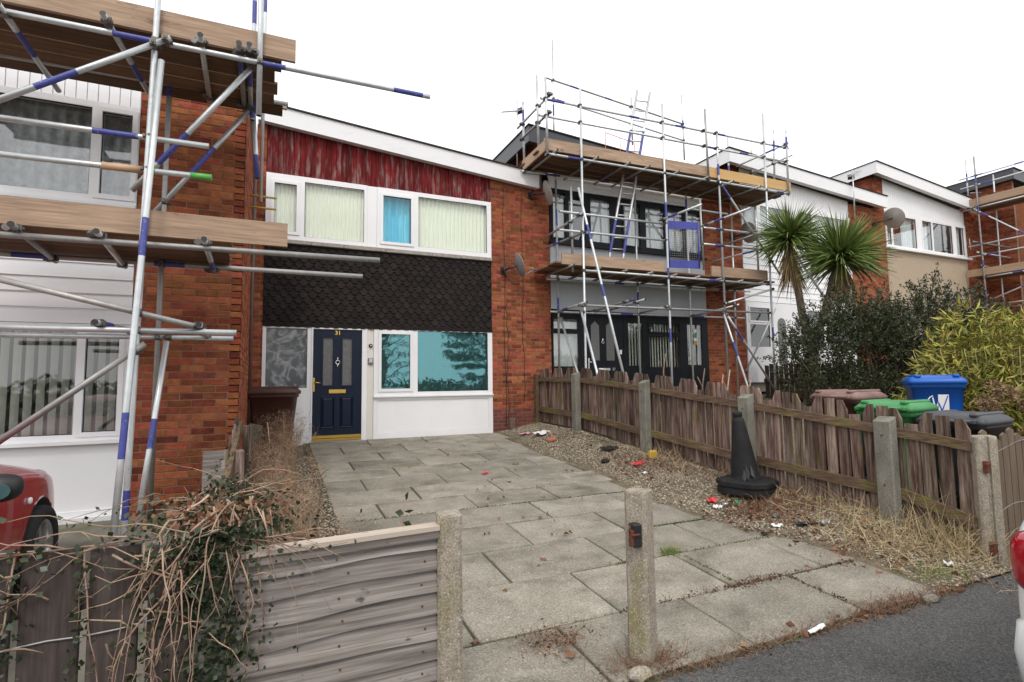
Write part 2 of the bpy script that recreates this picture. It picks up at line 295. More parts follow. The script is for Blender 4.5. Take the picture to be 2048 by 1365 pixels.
WL = {}
def place(o, parent=None, loc=(0, 0, 0)):
    COL.objects.link(o); loc = Vector(loc); WL[o.name] = loc
    if parent is not None: o.parent = parent; o.location = loc-WL[parent.name]
    else: o.location = loc
    return o
def obj(name, mb, mats=None, parent=None, loc=(0, 0, 0), fix=False):
    me = mb.mesh(name, mats) if isinstance(mb, MB) else mb
    if fix:
        bm = bmesh.new(); bm.from_mesh(me); bmesh.ops.recalc_face_normals(bm, faces=bm.faces); bm.to_mesh(me); bm.free()
    return place(bpy.data.objects.new(name, me), parent, loc)
def tag(o, label, cat, group=None):
    o['label'] = label; o['category'] = cat
    if group: o['group'] = group
    return o
def thing(name, label, cat, loc=(0, 0, 0), group=None):
    o = bpy.data.objects.new(name, None); o.empty_display_size = .2; place(o, None, loc); return tag(o, label, cat, group)
def kind(o, k): o['kind'] = k; return o
def npmesh(name, V, F, mats, smooth=False):
    """V (n,3), F (m,k) arrays"""
    me = bpy.data.meshes.new(name); V = np.asarray(V, np.float32); F = np.asarray(F, np.int32); k = F.shape[1]
    me.vertices.add(len(V)); me.vertices.foreach_set('co', V.ravel())
    me.loops.add(F.size); me.loops.foreach_set('vertex_index', F.ravel())
    me.polygons.add(len(F)); me.polygons.foreach_set('loop_start', np.arange(0, F.size, k, dtype=np.int32)); me.polygons.foreach_set('loop_total', np.full(len(F), k, np.int32))
    if smooth: me.polygons.foreach_set('use_smooth', np.ones(len(F), bool))
    for m in (mats if isinstance(mats, (list, tuple)) else [mats]): me.materials.append(m)
    me.update(calc_edges=True); me.validate(); return me
def unit(a): return a/np.maximum(np.linalg.norm(a, axis=-1, keepdims=True), 1e-9)
def leaves(P, D, size, width=.5, fold=.25, curl=0.):
    """one folded diamond leaf at every point P pointing along D"""
    n = len(P); D = unit(D); r = unit(np.cross(D, rng.normal(size=(n, 3)))); nn = np.cross(D, r)
    s = np.asarray(size).reshape(-1, 1)*np.ones((n, 1))
    a = P; b = P+D*s*.5+r*s*width*.5+nn*s*fold*.3; c = P+D*s-nn*s*curl; d = P+D*s*.5-r*s*width*.5+nn*s*fold*.3
    V = np.stack([a, b, c, d], 1).reshape(-1, 3); i = np.arange(n)*4
    return V, np.concatenate([np.stack([i, i+1, i+2], 1), np.stack([i, i+2, i+3], 1)])
def ribbons(P, D, length, width, seg=3, droop=.3, wob=0.):
    """curved tapering blades"""
    n = len(P); D = unit(D); L = np.asarray(length).reshape(-1, 1)*np.ones((n, 1)); W = np.asarray(width).reshape(-1, 1)*np.ones((n, 1))
    side = unit(np.cross(D, rng.normal(size=(n, 3)))); pts = []; p = P.copy(); d = D.copy(); dr = np.asarray(droop).reshape(-1, 1)*np.ones((n, 1))
    for k in range(seg+1):
        t = k/seg; w_ = W*(1-t**2.2)*(.65+.35*min(1, t*4)) if k < seg else W*.05
        pts += [p-side*w_/2, p+side*w_/2]
        d = unit(d+np.array([0, 0, -1])*dr/seg+(rng.normal(size=(n, 3))*wob if wob else 0)); p = p+d*L/seg
    V = np.stack(pts, 1).reshape(-1, 3); m = 2*(seg+1); i = np.arange(n)*m
    F = np.concatenate([np.stack([i+2*k, i+2*k+1, i+2*k+3, i+2*k+2], 1) for k in range(seg)])
    return V, F
def join(parts):
    Vs, Fs, o = [], [], 0
    for V, F in parts: Vs.append(V); Fs.append(F+o); o += len(V)
    return np.concatenate(Vs), np.concatenate(Fs)

# ------------------------------------------------------------------ ground
def fx(y): return float(np.interp(y, [2.6, 2.9, 3.36, 4.93, 6.78, 8.7, 10.4], [5.69, 5.64, 5.58, 5.45, 5.35, 5.27, 5.22]))
def slope(y): return .0764*(min(max(y, 2.5), 10.6)-2.65)
def gz(x, y):
    z = slope(y)
    x0 = fx(y)+.08
    if x > x0 and y > 2.0:
        k = min(1, (x-x0)/.25)*min(1, (y-2.0)/.6)
        z += k*(.061*(min(y, 10.6)-2.65)+.1+.13*max(0, min(x-6.6, 4))*max(0, min(1, (9.5-y)/4)))
        if x > 11.3: z += .085*min(x-11.3, 30)*min(1, (y-2.0)/3)
    return z
def sheet(name, xs, ys, mat, lift=0., fn=gz):
    V = [(x, y, fn(x, y)+lift) for y in ys for x in xs]; nx = len(xs)
    F = [(j*nx+i, j*nx+i+1, (j+1)*nx+i+1, (j+1)*nx+i) for j in range(len(ys)-1) for i in range(nx-1)]
    return obj(name, npmesh(name, V, F, mat, True), None)
ax = [-450, -120, -40, -20, -10, -6, -4, -3, -2, -1, 0, 1, 2, 3, 4, 5, 5.3, 5.45, 5.6, 5.75, 5.9, 6.1, 6.3, 6.6, 7, 8, 9, 10, 11, 11.4, 12, 14, 17, 20, 24, 30, 42, 80, 200, 450]
ay = [-450, -120, -40, -15, -8, -5, -3, -1, .5, 1.4, 2.0, 2.2, 2.5, 2.7, 3, 3.5, 4, 5, 6, 7, 8, 9, 9.5, 10, 10.6, 12, 20, 60, 200, 450]
kind(sheet('ground', ax, ay, SOIL, -.03), 'structure')
road = sheet('road', [-200, -60, -20, -6, -3, 0, 2, 4, 6, 10, 20, 60, 200], [-4.6, -3, -1, 0, 1, 2, 2.50], TARMAC, 0, lambda x, y: -.018-.004*(2.5-y)*.5)
kind(road, 'structure')
base = MB(); base.add([(.55, 2.46, gz(0, 2.5)-.006), (4.8, 2.46, gz(0, 2.5)-.006), (4.45, 10.36, gz(0, 10.36)-.006), (.55, 10.36, gz(0, 10.36)-.006)], [(0, 1, 2, 3)])
drive = kind(obj('driveway', base, JOINT), 'structure')
base = MB(); base.add([(-6, 2.62, gz(0, 2.62)-.004), (-.42, 2.62, gz(0, 2.62)-.004), (-.42, 6.68, gz(0, 6.68)-.004), (-6, 6.68, gz(0, 6.68)-.004)], [(0, 1, 2, 3)])
kind(obj('neighbour_driveway', base, M('old_drive_concrete', (.16, .15, .125), (.22, .21, .175), (3, 3, 3), rough=.95, bump=.4, c3=(.09, .095, .04), s3=(2, 2, 2), lo3=.5, hi3=.7)), 'structure')
rows = [2.50, 3.15, 3.83, 4.47, 5.09, 5.67, 6.22, 6.80, 7.38, 7.91, 8.50, 9.10, 9.72, 10.34]
for i in range(len(rows)-1):
    y0, y1 = rows[i], rows[i+1]
    js = [1.70, 2.73, 3.79] if i % 2 == 0 else [1.17, 2.20, 3.23, 4.25]
    if i > 4: js = [j-.07 for j in js]
    xe = [4.80, 4.72, 4.72, 4.55, 4.65, 4.2, 4.55, 4.15, 4.5, 4.1, 4.5, 4.1, 4.4][i]
    xs = [.63]+js+([xe] if xe > js[-1]+.12 else [])
    for a, b in zip(xs[:-1], xs[1:]):
        g = .007+rnd.random()*.005; cx, cy = (a+b)/2, (y0+y1)/2; hx, hy = (b-a)/2-g, (y1-y0)/2-g; t = .045
        mb = MB(); c = .007
        jit = lambda: rnd.uniform(-.004, .004)
        V = []
        for dx, dy in ((-1, -1), (1, -1), (1, 1), (-1, 1)): V.append((dx*hx+jit(), dy*hy+jit(), 0))
        top = [(x*(1-c/hx), y*(1-c/hy), 0) for x, y, _ in V]
        tx, ty = rnd.uniform(-.004, .004), rnd.uniform(-.005, .005); lift = rnd.uniform(.004, .012)
        pl = lambda x, y, z: (x, y, z+.0764*y+tx*x+ty*y+lift)
        mb.add([pl(x, y, -t) for x, y, _ in V]+[pl(x, y, -c) for x, y, _ in V]+[pl(x, y, 0) for x, y, _ in top],
               [(0, 1, 5, 4), (1, 2, 6, 5), (2, 3, 7, 6), (3, 0, 4, 7), (4, 5, 9, 8), (5, 6, 10, 9), (6, 7, 11, 10), (7, 4, 8, 11), (8, 9, 10, 11)])
        obj('paving_slab', mb, PAVE, drive, (cx, cy, slope(cy)))
def redge(y): return 4.25+.47*max(0, min(1, (4.1-y)/1.0))+.10*math.sin(y*2.1)
def heap(x, y):
    """height of the gravel above the drive plane"""
    if x > 3.5:
        if x < redge(y)-.08: return -.012
        k = max(0, min(1, (x-redge(y)+.08)/(fx(y)-redge(y)))); return .012+float(np.interp(y, [2.5, 2.8, 3.36, 4.93, 6.78, 8.7, 10.4], [.0, .05, .16, .17, .2, .24, .17]))*k**1.2+(.02*math.sin(x*5+y*3)+.012*math.sin(y*7.3))*k*max(0, min(1, (y-2.6)/.5))*(1-k*.6)
    return .012
def reproj(x, y):
    """a point of the flat drive plane carried along the sight line onto the heaped gravel"""
    if x < 4.15: return x, y
    z = slope(y); s = 1.
    for i in range(120):
        s = 1-.002*i; X, Y, Z = x*s, y*s, 1.6+(z-1.6)*s
        if Z >= slope(Y)+heap(min(X, fx(Y)), Y)-.002 and X <= fx(Y)-.02: break
    return X, Y
def gravel(name, n, xr, yr, test, smin, smax):
    P = []; i = 0
    X = rng.uniform(*xr, n*2); Y = rng.uniform(*yr, n*2)
    for x, y in zip(X, Y):
        if test(x, y): P.append((x, y, slope(y)+heap(x, y)))
        if len(P) >= n: break
    P = np.array(P); n = len(P); s = rng.uniform(smin, smax, (n, 1, 1))
    o = np.array([(1, 0, 0), (0, 1, 0), (-1, 0, 0), (0, -1, 0), (0, 0, .8), (0, 0, -.8)], float)
    V = o[None]*(1+rng.normal(0, .22, (n, 6, 3)))*s*rng.uniform(.6, 1.2, (n, 1, 3))
    a = rng.uniform(0, 6.28, n); ca, sa = np.cos(a)[:, None], np.sin(a)[:, None]
    V = np.stack([V[..., 0]*ca-V[..., 1]*sa, V[..., 0]*sa+V[..., 1]*ca, V[..., 2]*.75], -1)+P[:, None]
    f = np.array([(0, 1, 4), (1, 2, 4), (2, 3, 4), (3, 0, 4), (1, 0, 5), (2, 1, 5), (3, 2, 5), (0, 3, 5)])
    F = (f[None]+np.arange(n)[:, None, None]*6).reshape(-1, 3)
    return obj(name, npmesh(name, V.reshape(-1, 3), F, GRAVEL, False), None)
gb = MB()
xs_ = [4.0, 4.2, 4.35, 4.5, 4.65, 4.8, 5.2, 6.12]; ys_ = [2.50+.262*i for i in range(31)]
V = []
for y in ys_:
    for i in range(8):
        x = xs_[i] if i < 6 else [4.8+(fx(y)-4.8)*.55, fx(y)+.05][i-6]
        V.append((x, y, slope(y)+heap(min(x, fx(y)), y)-.004))
sub = obj('gravel_bed', npmesh('gravel_bed', V, [(j*8+i, j*8+i+1, j*8+i+9, j*8+i+8) for j in range(30) for i in range(7)], SOIL, True), None); kind(sub, 'structure')
g1 = gravel('gravel', 19000, (3.9, 5.68), (2.50, 10.3), lambda x, y: x < fx(y)+.02 and x > redge(y)+abs(rng.normal(0, .10))-.02 and rng.random() < (.95 if math.sin(x*3.1+y*1.7)+math.sin(y*2.9-x) > -1.1 else .7), .007, .0175)
kind(tag(g1, 'pale beige gravel strip between the paving and the picket fence', 'gravel'), 'stuff')
g2 = gravel('gravel', 7500, (-.25, .66), (4.0, 9.1), lambda x, y: x < .62+abs(rng.normal(0, .03)), .007, .0175)
kind(tag(g2, 'pale gravel strip beside the dead weeds and the paving edge', 'gravel'), 'stuff')
g3 = gravel('loose_stones', 160, (.7, 4.7), (2.6, 10), lambda x, y: rng.random() < (.25 if x < 3.4 else 1), .006, .016)
kind(tag(g3, 'loose pebbles scattered over the concrete paving slabs', 'pebbles'), 'stuff')
# ------------------------------------------------------------------ houses
D = 10.37
CAMP = Vector((0, 0, 1.6))
def brick_wall(parent, name, o, u, n, length, z0, z1, single=0, mat=None, inside=None, plum_below=None, depth=.10):
    """stretcher-bond wall: a mortar backing with every brick standing 4 mm proud. o origin, u direction along, n outward normal."""
    mat = mat or BRICK; o = Vector(o); u = Vector(u); n = Vector(n); CH, BL, J = .075, .225, .010
    mb = MB()
    mb.prism([o+Vector((0, 0, z0)), o+u*length+Vector((0, 0, z0)), o+u*length+Vector((0, 0, z1)), o+Vector((0, 0, z1))], -n*depth)
    if inside: mb = inside
    wall = obj(name, mb, MORTAR, parent, fix=True)
    items = []; nc = int((z1-z0)/CH)
    for c in range(nc):
        za = z0+c*CH+J/2; zb = z0+(c+1)*CH-J/2; s = -(BL/2 if c % 2 else 0)
        while s < length:
            a = max(s+J/2, 0.001); b = min(s+BL-J/2, length-.001)
            if b-a > .03: items.append((a, b, za, zb))
            s += BL
    items.sort(key=lambda t: ((o+u*((t[0]+t[1])/2)+Vector((0, 0, t[2])))-CAMP).length)
    cache = {}; mass = MB()
    for i, (a, b, za, zb) in enumerate(items):
        L_ = round(b-a, 3); pr = .004+rnd.uniform(-.0012, .0022); h = zb-za
        m_ = BRICKB if plum_below and za < plum_below else mat
        if i < single:
            key = (L_, m_.name)
            if key not in cache:
                q = MB(); e = .003; p0 = Vector((0, 0, 0))
                A = [p0, u*L_, u*L_+Vector((0, 0, h)), Vector((0, 0, h))]
                Bq = [u*e+Vector((0, 0, e))+n*.006, u*(L_-e)+Vector((0, 0, e))+n*.006, u*(L_-e)+Vector((0, 0, h-e))+n*.006, u*e+Vector((0, 0, h-e))+n*.006]
                A2 = [p+n*.003 for p in A]; A = [p-n*.002 for p in A]
                q.add(A+A2+Bq, [(0, 1, 5, 4), (1, 2, 6, 5), (2, 3, 7, 6), (3, 0, 4, 7), (4, 5, 9, 8), (5, 6, 10, 9), (6, 7, 11, 10), (7, 4, 8, 11), (8, 9, 10, 11)])
                cache[key] = q.mesh('brick', m_)
            obj('brick', cache[key], None, wall, o+u*a+Vector((0, 0, za))+n*(pr-.005))
        else:
            A = [o+u*a+Vector((0, 0, za)), o+u*b+Vector((0, 0, za)), o+u*b+Vector((0, 0, zb)), o+u*a+Vector((0, 0, zb))]
            B_ = [p+n*(pr+.001) for p in A]
            mass.add(A+B_, [(4, 5, 6, 7), (0, 1, 5, 4), (1, 2, 6, 5), (2, 3, 7, 6), (3, 0, 4, 7)], 1 if m_ is BRICKB else 0)
    if mass.f: kind(obj('bricks', mass, [mat, BRICKB], wall), 'stuff')
    return wall

def window(house, name, x0, x1, z0, z1, y, panes, fm, gm, opening=(), d=.07, proud=.0, sw=.05):
    """frame plate with a hole for every pane; sashes for the opening lights; a pane of glass in every hole"""
    xs = sorted({x0, x1, *[p[0] for p in panes], *[p[1] for p in panes]}); zs = sorted({z0, z1, *[p[2] for p in panes], *[p[3] for p in panes]})
    mb = MB(); y0 = y-proud
    inp = lambda a, b: any(p[0]-1e-6 < a < p[1]+1e-6 and p[2]-1e-6 < b < p[3]+1e-6 for p in panes)
    for i in range(len(xs)-1):
        j = 0
        while j < len(zs)-1:
            if inp((xs[i]+xs[i+1])/2, (zs[j]+zs[j+1])/2): j += 1; continue
            k = j
            while k+1 < len(zs)-1 and not inp((xs[i]+xs[i+1])/2, (zs[k+1]+zs[k+2])/2): k += 1
            mb.box(xs[i], xs[i+1], y0, y0+d, zs[j], zs[k+1]); j = k+1
    wn = obj(name, mb, fm, house)
    for i, p in enumerate(panes):
        a, b, c, e = p[:4]; g = gm[i] if isinstance(gm, (list, tuple)) else gm
        if i in opening:
            q = MB(); w_ = sw
            q.box(a-w_, b+w_, y0-.018, y0-.0005, c-w_, c).box(a-w_, b+w_, y0-.018, y0-.0005, e, e+w_).box(a-w_, a, y0-.018, y0-.0005, c, e).box(b, b+w_, y0-.018, y0-.0005, c, e)
            obj('sash', q, fm, wn)
        q = MB(); t = .006
        q.box(a+t, b-t, y0+.022, y0+.030, c+t, e-t)
        q.box(a, b, y0+.012, y0+.032, c, c+t, 1).box(a, b, y0+.012, y0+.032, e-t, e, 1).box(a, a+t, y0+.012, y0+.032, c+t, e-t, 1).box(b-t, b, y0+.012, y0+.032, c+t, e-t, 1)
        obj('pane', q, [g, GASKET], wn)
    return wn
def pleats(mb, x0, x1, z0, z1, y, amp=.02, per=.09, n=None, mi=0, gather=0):
    n = n or max(8, int((x1-x0)/per*8)); b = len(mb.v)
    for i in range(n+1):
        t = i/n; x = x0+(x1-x0)*t; yy = y+amp*math.sin(t*(x1-x0)/per*2*math.pi+.6*math.sin(t*9))
        mb.v.append((x, yy, z0)); mb.v.append((x, yy, z1))
    for i in range(n): mb.f.append((b+2*i, b+2*i+2, b+2*i+3, b+2*i+1)); mb.m.append(mi); mb.s.append(True)
    return mb
def shell(house, x0, x1, y0, y1, z0, z1, zf, zr_l, zr_r):
    """side, back walls, floors of a hollow house"""
    mb = MB()
    mb.box(x0, x0+.1, y0+.11, y1, z0-.6, zr_l-.03).box(x1-.1, x1, y0+.11, y1, z0-.6, zr_r-.03).box(x0+.101, x1-.101, y1-.1, y1, z0-.6, min(zr_l, zr_r)-.03)
    mb.box(x0+.102, x1-.102, y0+.2, y1-.102, zf-.15, zf).box(x0+.102, x1-.102, y0+.12, y1-.102, z0-.25, z0-.02).box(x0+.103, x1-.103, y0+3.2, y0+3.25, z0, zr_r-.1)
    return obj('inner_wall', mb, ROOM, house)
def roof(house, x0, x1, zl, zr, y0, y1, fas, h=.33, side=True, felt=FELT):
    """mono-pitch roof: slab, fascia boards along the front and the high side"""
    q = MB(); pts = [(x0, y0, zl), (x1, y0, zr), (x1, y0, zr+.028), (x0, y0, zl+.028)]
    q.prism([(p[0]+(-.02 if p[0] == x0 else .02), p[1]-.03, p[2]) for p in pts], (0, y1-y0, 0))
    r = obj('roof', q, felt, house, fix=True)
    f = MB(); f.prism([(x0, y0, zl-h), (x1, y0, zr-h), (x1, y0, zr-.002), (x0, y0, zl-.002)], (0, .03, 0)); obj('fascia', f, fas, r, fix=True)
    s = MB(); s.prism([(x0+.001, y0+.0305, zl-.12), (x1-.001, y0+.0305, zr-.12), (x1-.001, y0+.0305, zr-.003), (x0+.001, y0+.0305, zl-.003)], (0, y1-y0-.08, 0)); obj('roof_deck', s, ROOM, r, fix=True)
    b = MB(); b.prism([(x0+.002, y0+.031, zl-h+.01), (x1-.002, y0+.031, zr-h+.01), (x1-.002, y0+.031, zr-h+.03), (x0+.002, y0+.031, zl-h+.03)], (0, .12, 0)); obj('soffit', b, fas, r, fix=True)
    if side:
        g = MB(); g.box(x0-.001, x0+.028, y0+.032, y1-.05, zl-h, zl-.004); obj('side_fascia', g, fas, r)
    return r

# ---- number 31, the house in the middle
H = thing('terraced_house', 'terraced house with navy door numbered 31 and flaking red boards under white fascia', 'house', (2.0, D, .57), 'houses of the terrace')
shell(H, -.31, 5.60, D, 18.5, .57, 6, 3.3, 6.5, 5.9)
brick_wall(H, 'wall', (4.205, D, 0), (1, 0, 0), (0, -1, 0), 1.405, .40, 5.95, single=300, plum_below=1.05)
brick_wall(H, 'wall', (-.318, D, 0), (1, 0, 0), (0, -1, 0), .165, .40, 6.33, single=70, plum_below=.9)
roof(H, -.30, 5.30, 6.68, 6.20, D-.16, 18.6, WFASCIA)
# red boards under the roof
rb = MB(); rb.prism([(-.15, D+.03, 5.46), (4.2, D+.03, 5.46), (4.2, D+.03, 5.97), (-.15, D+.03, 6.34)], (0, .05, 0)); RB = obj('red_cladding', rb, REDB, H, fix=True)
nb = 47; bw = 4.35/nb
for i in range(nb):
    a = -.15+i*bw; zt = lambda x: 6.34-(x+.15)/4.35*.37+.02
    pr = .012+.012*(i % 2)+rnd.uniform(0, .003); zb = 5.465+rnd.uniform(-.004, .004)
    q = MB(); e = .003
    q.prism([(a+e, D+.028, zb), (a+bw-e, D+.028, zb), (a+bw-e, D+.028, zt(a+bw)), (a+e, D+.028, zt(a))], (0, -pr, 0)); obj('board', q, REDB, RB, fix=True)
# upper windows
z0u, z1u = 4.25, 5.455
window(H, 'window', -.15, 1.63, z0u, z1u, D, [(-.01, .36, 4.40, 5.28), (.50, 1.57, 4.33, 5.36)], UPVC, [G_UP, G_UP], opening=(0,), proud=.03, sw=.055)
window(H, 'window', 1.815, 4.20, z0u, z1u, D, [(1.93, 2.48, 4.385, 5.30), (2.63, 4.10, 4.345, 5.37)], UPVC, [G_BLUE, G_UP], opening=(0,), proud=.03, sw=.055)
q = MB(); q.box(1.633, 1.812, D-.022, D+.05, z0u, z1u-.004); obj('mullion_cover', q, UPVC, H)
c = MB(); pleats(c, -.08, 1.60, 4.3, 5.42, D+.075, .012, .07); obj('curtain', c, CURT, H)
c = MB(); pleats(c, 2.56, 4.15, 4.3, 5.42, D+.08, .016, .085); obj('curtain', c, CURT, H)
c = MB(); pleats(c, 1.86, 2.53, 4.3, 5.42, D+.15, .035, .13); obj('curtain', c, M('pale_curtain', (.40, .68, .80), (.85, .93, .97), (11, 3, .6), lo=.45, hi=.62, rough=.9), H)
q = MB(); q.prism([(4.02, D-.003, 5.36), (4.098, D-.003, 5.36), (4.06, D-.003, 5.29)], (0, .02, 0)); obj('window_sticker', q, BLACKP, H, fix=True)
for k, (a, b) in enumerate([(-.15, .62), (.625, 1.2), (1.205, 1.98), (1.985, 2.9), (2.905, 3.5), (3.505, 4.2)]):
    q = MB(); q.cbox(a, b, D-.075, D+.05, 4.172+rnd.uniform(-.005, .005), 4.247, .008); obj('sill_stone', q, SILL, H)
# tile hanging
tb = MB(); tb.box(-.15, 4.203, D+.0, D+.06, 2.702, 4.17); tb.box(-.15, 4.203, D-.035, D-.001, 2.668, 2.735); TB = obj('tile_hanging', tb, TILE, H)
tw, th = .164, .1085
def tile_mesh(w0=0., w1=1.):
    q = MB(); pts = []
    w = tw-.006
    hc = [(-w/2+.25*w*math.sin(t), .052*math.cos(t)-.008) for t in [rad(18*k_) for k_ in range(6)]]
    out_ = [(-w/2, .16)]+hc+[(-x_, z_) for x_, z_ in hc[::-1]]+[(w/2, .16)]
    out_ = [p for p in out_ if True]
    lo, hi = -tw/2+tw*w0, -tw/2+tw*w1
    out_ = [(min(max(x, lo), hi), z) for x, z in out_]
    f = [(x, -.026+.16*z, z) for x, z in out_]; n = len(f)
    q.add(f+[(x, y+.011, z) for x, y, z in f], [tuple(range(n))]+[(i, n+i, n+(i+1) % n, (i+1) % n) for i in range(n)])
    return q
full = tile_mesh().mesh('tile', TILE); left = tile_mesh(.5, 1).mesh('tile', TILE); right = tile_mesh(0, .5).mesh('tile', TILE)
cells = []
for r_ in range(14):
    z = 2.668+r_*th
    n_ = 27 if r_ % 2 else 26
    for i in range(n_):
        x = -.15+(4.35/26.5)*(i+(.5 if r_ % 2 == 0 else 0)+.0); m_ = full
        if r_ % 2 and i == 0: m_ = left
        if x+tw/2 > 4.215: m_ = right
        cells.append((x, z, m_, r_))
cells.sort(key=lambda t: (t[3] == 13, -t[0]*.02+t[1]*.001))
mass = MB()
for i, (x, z, m_, r_) in enumerate(cells):
    zz = z+rnd.uniform(-.003, .003); yy = D-.006+rnd.uniform(-.002, .001)
    yy -= .006
    if i < 300: obj('tile', m_, None, TB, (x, yy, zz))
    else: mass.add([(v.co.x+x, v.co.y+yy, min(v.co.z+zz, 4.168)) for v in m_.vertices], [tuple(p.vertices) for p in m_.polygons])
kind(obj('tiles', mass, TILE, TB), 'stuff')
# ground floor: side light, door, window
window(H, 'side_window', -.15, .66, .57, 2.70, D, [(-.09, .59, 1.57, 2.64)], UPVC, [SWIRL], proud=.02)
q = MB(); q.box(-.06, .57, D-.026, D-.0205, .72, 1.46); obj('side_panel', q, UPVCW, H)
df = MB(); df.box(.662, .688, D-.03, D+.06, .57, 2.70).box(1.556, 1.648, D-.03, D+.06, .57, 2.70).box(.689, 1.555, D-.03, D+.06, 2.642, 2.70).box(.6885, 1.5555, D-.028, D+.06, .57, .605); obj('door_frame', df, UPVC, H)
dm = MB(); dz0, dz1 = .705, 2.638
gl = [(.865, 1.035, 1.61, 2.485), (1.205, 1.375, 1.61, 2.485)]
xs = [.692, .865, 1.035, 1.205, 1.375, 1.552]
for a, b in ((0, 1), (2, 3), (4, 5)): dm.box(xs[a], xs[b], D+.0, D+.045, dz0, dz1)
for a, b in ((1, 2), (3, 4)): dm.box(xs[a], xs[b], D+.0, D+.045, dz0, 1.61).box(xs[a], xs[b], D+.0, D+.045, 2.485, dz1)
door = obj('door', dm, NAVY, H)
for a, b, c0, c1 in gl:
    q = MB(); w_ = .03
    q.box(a-w_, b+w_, D-.014, D-.0004, c0-w_, c0).box(a-w_, b+w_, D-.014, D-.0004, c1, c1+w_).box(a-w_, a, D-.014, D-.0004, c0, c1).box(b, b+w_, D-.014, D-.0004, c0, c1); obj('glazing_bead', q, NAVY, door)
    q = MB(); q.box(a, b, D+.015, D+.025, c0, c1); obj('pane', q, FRGLASS, door)
for a, b in ((.865, 1.045), (1.20, 1.375)):
    q = MB(); z_, y_ = .86, D; w_ = .03
    o_ = [(a-w_, z_-w_), (b+w_, z_-w_), (b+w_, 1.375+w_), (a-w_, 1.375+w_)]; i_ = [(a, z_), (b, z_), (b, 1.375), (a, 1.375)]; c_ = [(a+.02, z_+.02), (b-.02, z_+.02), (b-.02, 1.355), (a+.02, 1.355)]
    q.add([(x, D-.001, z) for x, z in o_]+[(x, D-.016, z) for x, z in [(p[0]*.5+r[0]*.5, p[1]*.5+r[1]*.5) for p, r in zip(o_, i_)]]+[(x, D-.004, z) for x, z in i_]+[(x, D-.014, z) for x, z in c_],
          [(k, (k+1) % 4, 4+(k+1) % 4, 4+k) for k in range(4)]+[(4+k, 4+(k+1) % 4, 8+(k+1) % 4, 8+k) for k in range(4)]+[(8+k, 8+(k+1) % 4, 12+(k+1) % 4, 12+k) for k in range(4)]+[(12, 13, 14, 15)])
    obj('raised_panel', q, NAVY, door)
q = MB(); q.cbox(.972, 1.272, D-.012, D-.0003, 1.462, 1.532, .004).box(.99, 1.254, D-.015, D-.0125, 1.475, 1.519); obj('letter_plate', q, GOLD, door)
q = MB(); q.lathe([(.030, -.006), (.042, -.006), (.042, .006), (.030, .006), (.030, -.006)], 20, mat=Matrix.Translation((1.12, D-.022, 2.03)) @ Matrix.Rotation(rad(90), 4, 'X')); q.cbox(1.108, 1.132, D-.03, D-.0005, 2.055, 2.13, .004).box(1.112, 1.128, D-.02, D-.0008, 1.955, 1.99); obj('knocker', q, CHROME, door)
q = MB(); q.cbox(.697, .727, D-.012, D-.0003, 1.50, 1.75, .004).tube((.712, D-.012, 1.665), (.712, D-.05, 1.665), .010).tube((.705, D-.05, 1.665), (.825, D-.05, 1.655), .009); obj('handle', q, GOLD, door)
q = MB(); q.box(.693, 1.551, D-.03, D+.04, .655, .7035).box(.693, 1.551, D-.05, D+.04, .612, .648); obj('threshold', q, GOLD, door)
def text(s, size, loc, mat, parent, name, ex=.003, rot=(rad(90), 0, 0)):
    cu = bpy.data.curves.new(name, 'FONT'); cu.body = s; cu.size = size; cu.extrude = ex; cu.align_x = 'CENTER'; cu.align_y = 'CENTER'; cu.offset = .002
    cu.resolution_u = 4; tmp = bpy.data.objects.new('tmp', cu); COL.objects.link(tmp); me = bpy.data.meshes.new_from_object(tmp.evaluated_get(bpy.context.evaluated_depsgraph_get())); bpy.data.objects.remove(tmp)
    me.materials.clear(); me.materials.append(mat); me.transform(Euler(rot).to_matrix().to_4x4()); return obj(name, me, None, parent, loc)
text('31', .105, (1.12, D-.005, 2.577), GOLD, door, 'house_number')
q = MB(); q.box(1.652, 1.768, D-.012, D+.05, .57, 2.70); obj('service_strip', q, M('cream_upvc', (.72, .70, .64), (.66, .63, .56), (3, 3, 1), rough=.45), H)
q = MB(); q.lathe([(0, .03), (.030, .03), (.036, .02), (.038, 0)], 20, mat=Matrix.Translation((1.715, D-.012, 2.35)) @ Matrix.Rotation(rad(90), 4, 'X')); q.lathe([(0, .033), (.011, .033), (.012, .03)], 12, 1, mat=Matrix.Translation((1.715, D-.012, 2.35)) @ Matrix.Rotation(rad(90), 4, 'X')); obj('doorbell_camera', q, [BLACKP, WHITEP], H)
q = MB(); q.cbox(1.668, 1.758, D-.05, D-.0125, 1.995, 2.115, .008); q.cbox(1.68, 1.746, D-.056, D-.0505, 2.03, 2.105, .003, 1); obj('key_safe', q, [GREYP, ALU], H)
window(H, 'window', 1.772, 4.20, 1.38, 2.70, D, [(1.915, 2.47, 1.53, 2.58), (2.62, 4.10, 1.465, 2.655)], UPVC, [G_TEAL, G_TEAL], opening=(0,), proud=.025, sw=.055)
q = MB(); q.box(1.772, 4.20, D-.01, D+.05, .57, 1.377); q.box(1.772, 4.20, D-.028, D-.0105, .57, .70).box(1.772, 4.20, D-.028, D-.0105, 1.31, 1.377).box(1.772, 1.85, D-.028, D-.0105, .7005, 1.3095).box(4.10, 4.20, D-.028, D-.0105, .7005, 1.3095); pn = obj('lower_panel', q, UPVC, H)
q = MB(); q.box(1.86, 4.09, D-.0145, D-.011, .71, 1.30); obj('panel_infill', q, UPVCW, pn)
q = MB(); q.box(1.766, 4.202, D-.075, D-.029, 1.368, 1.392); obj('window_sill', q, UPVC, H)
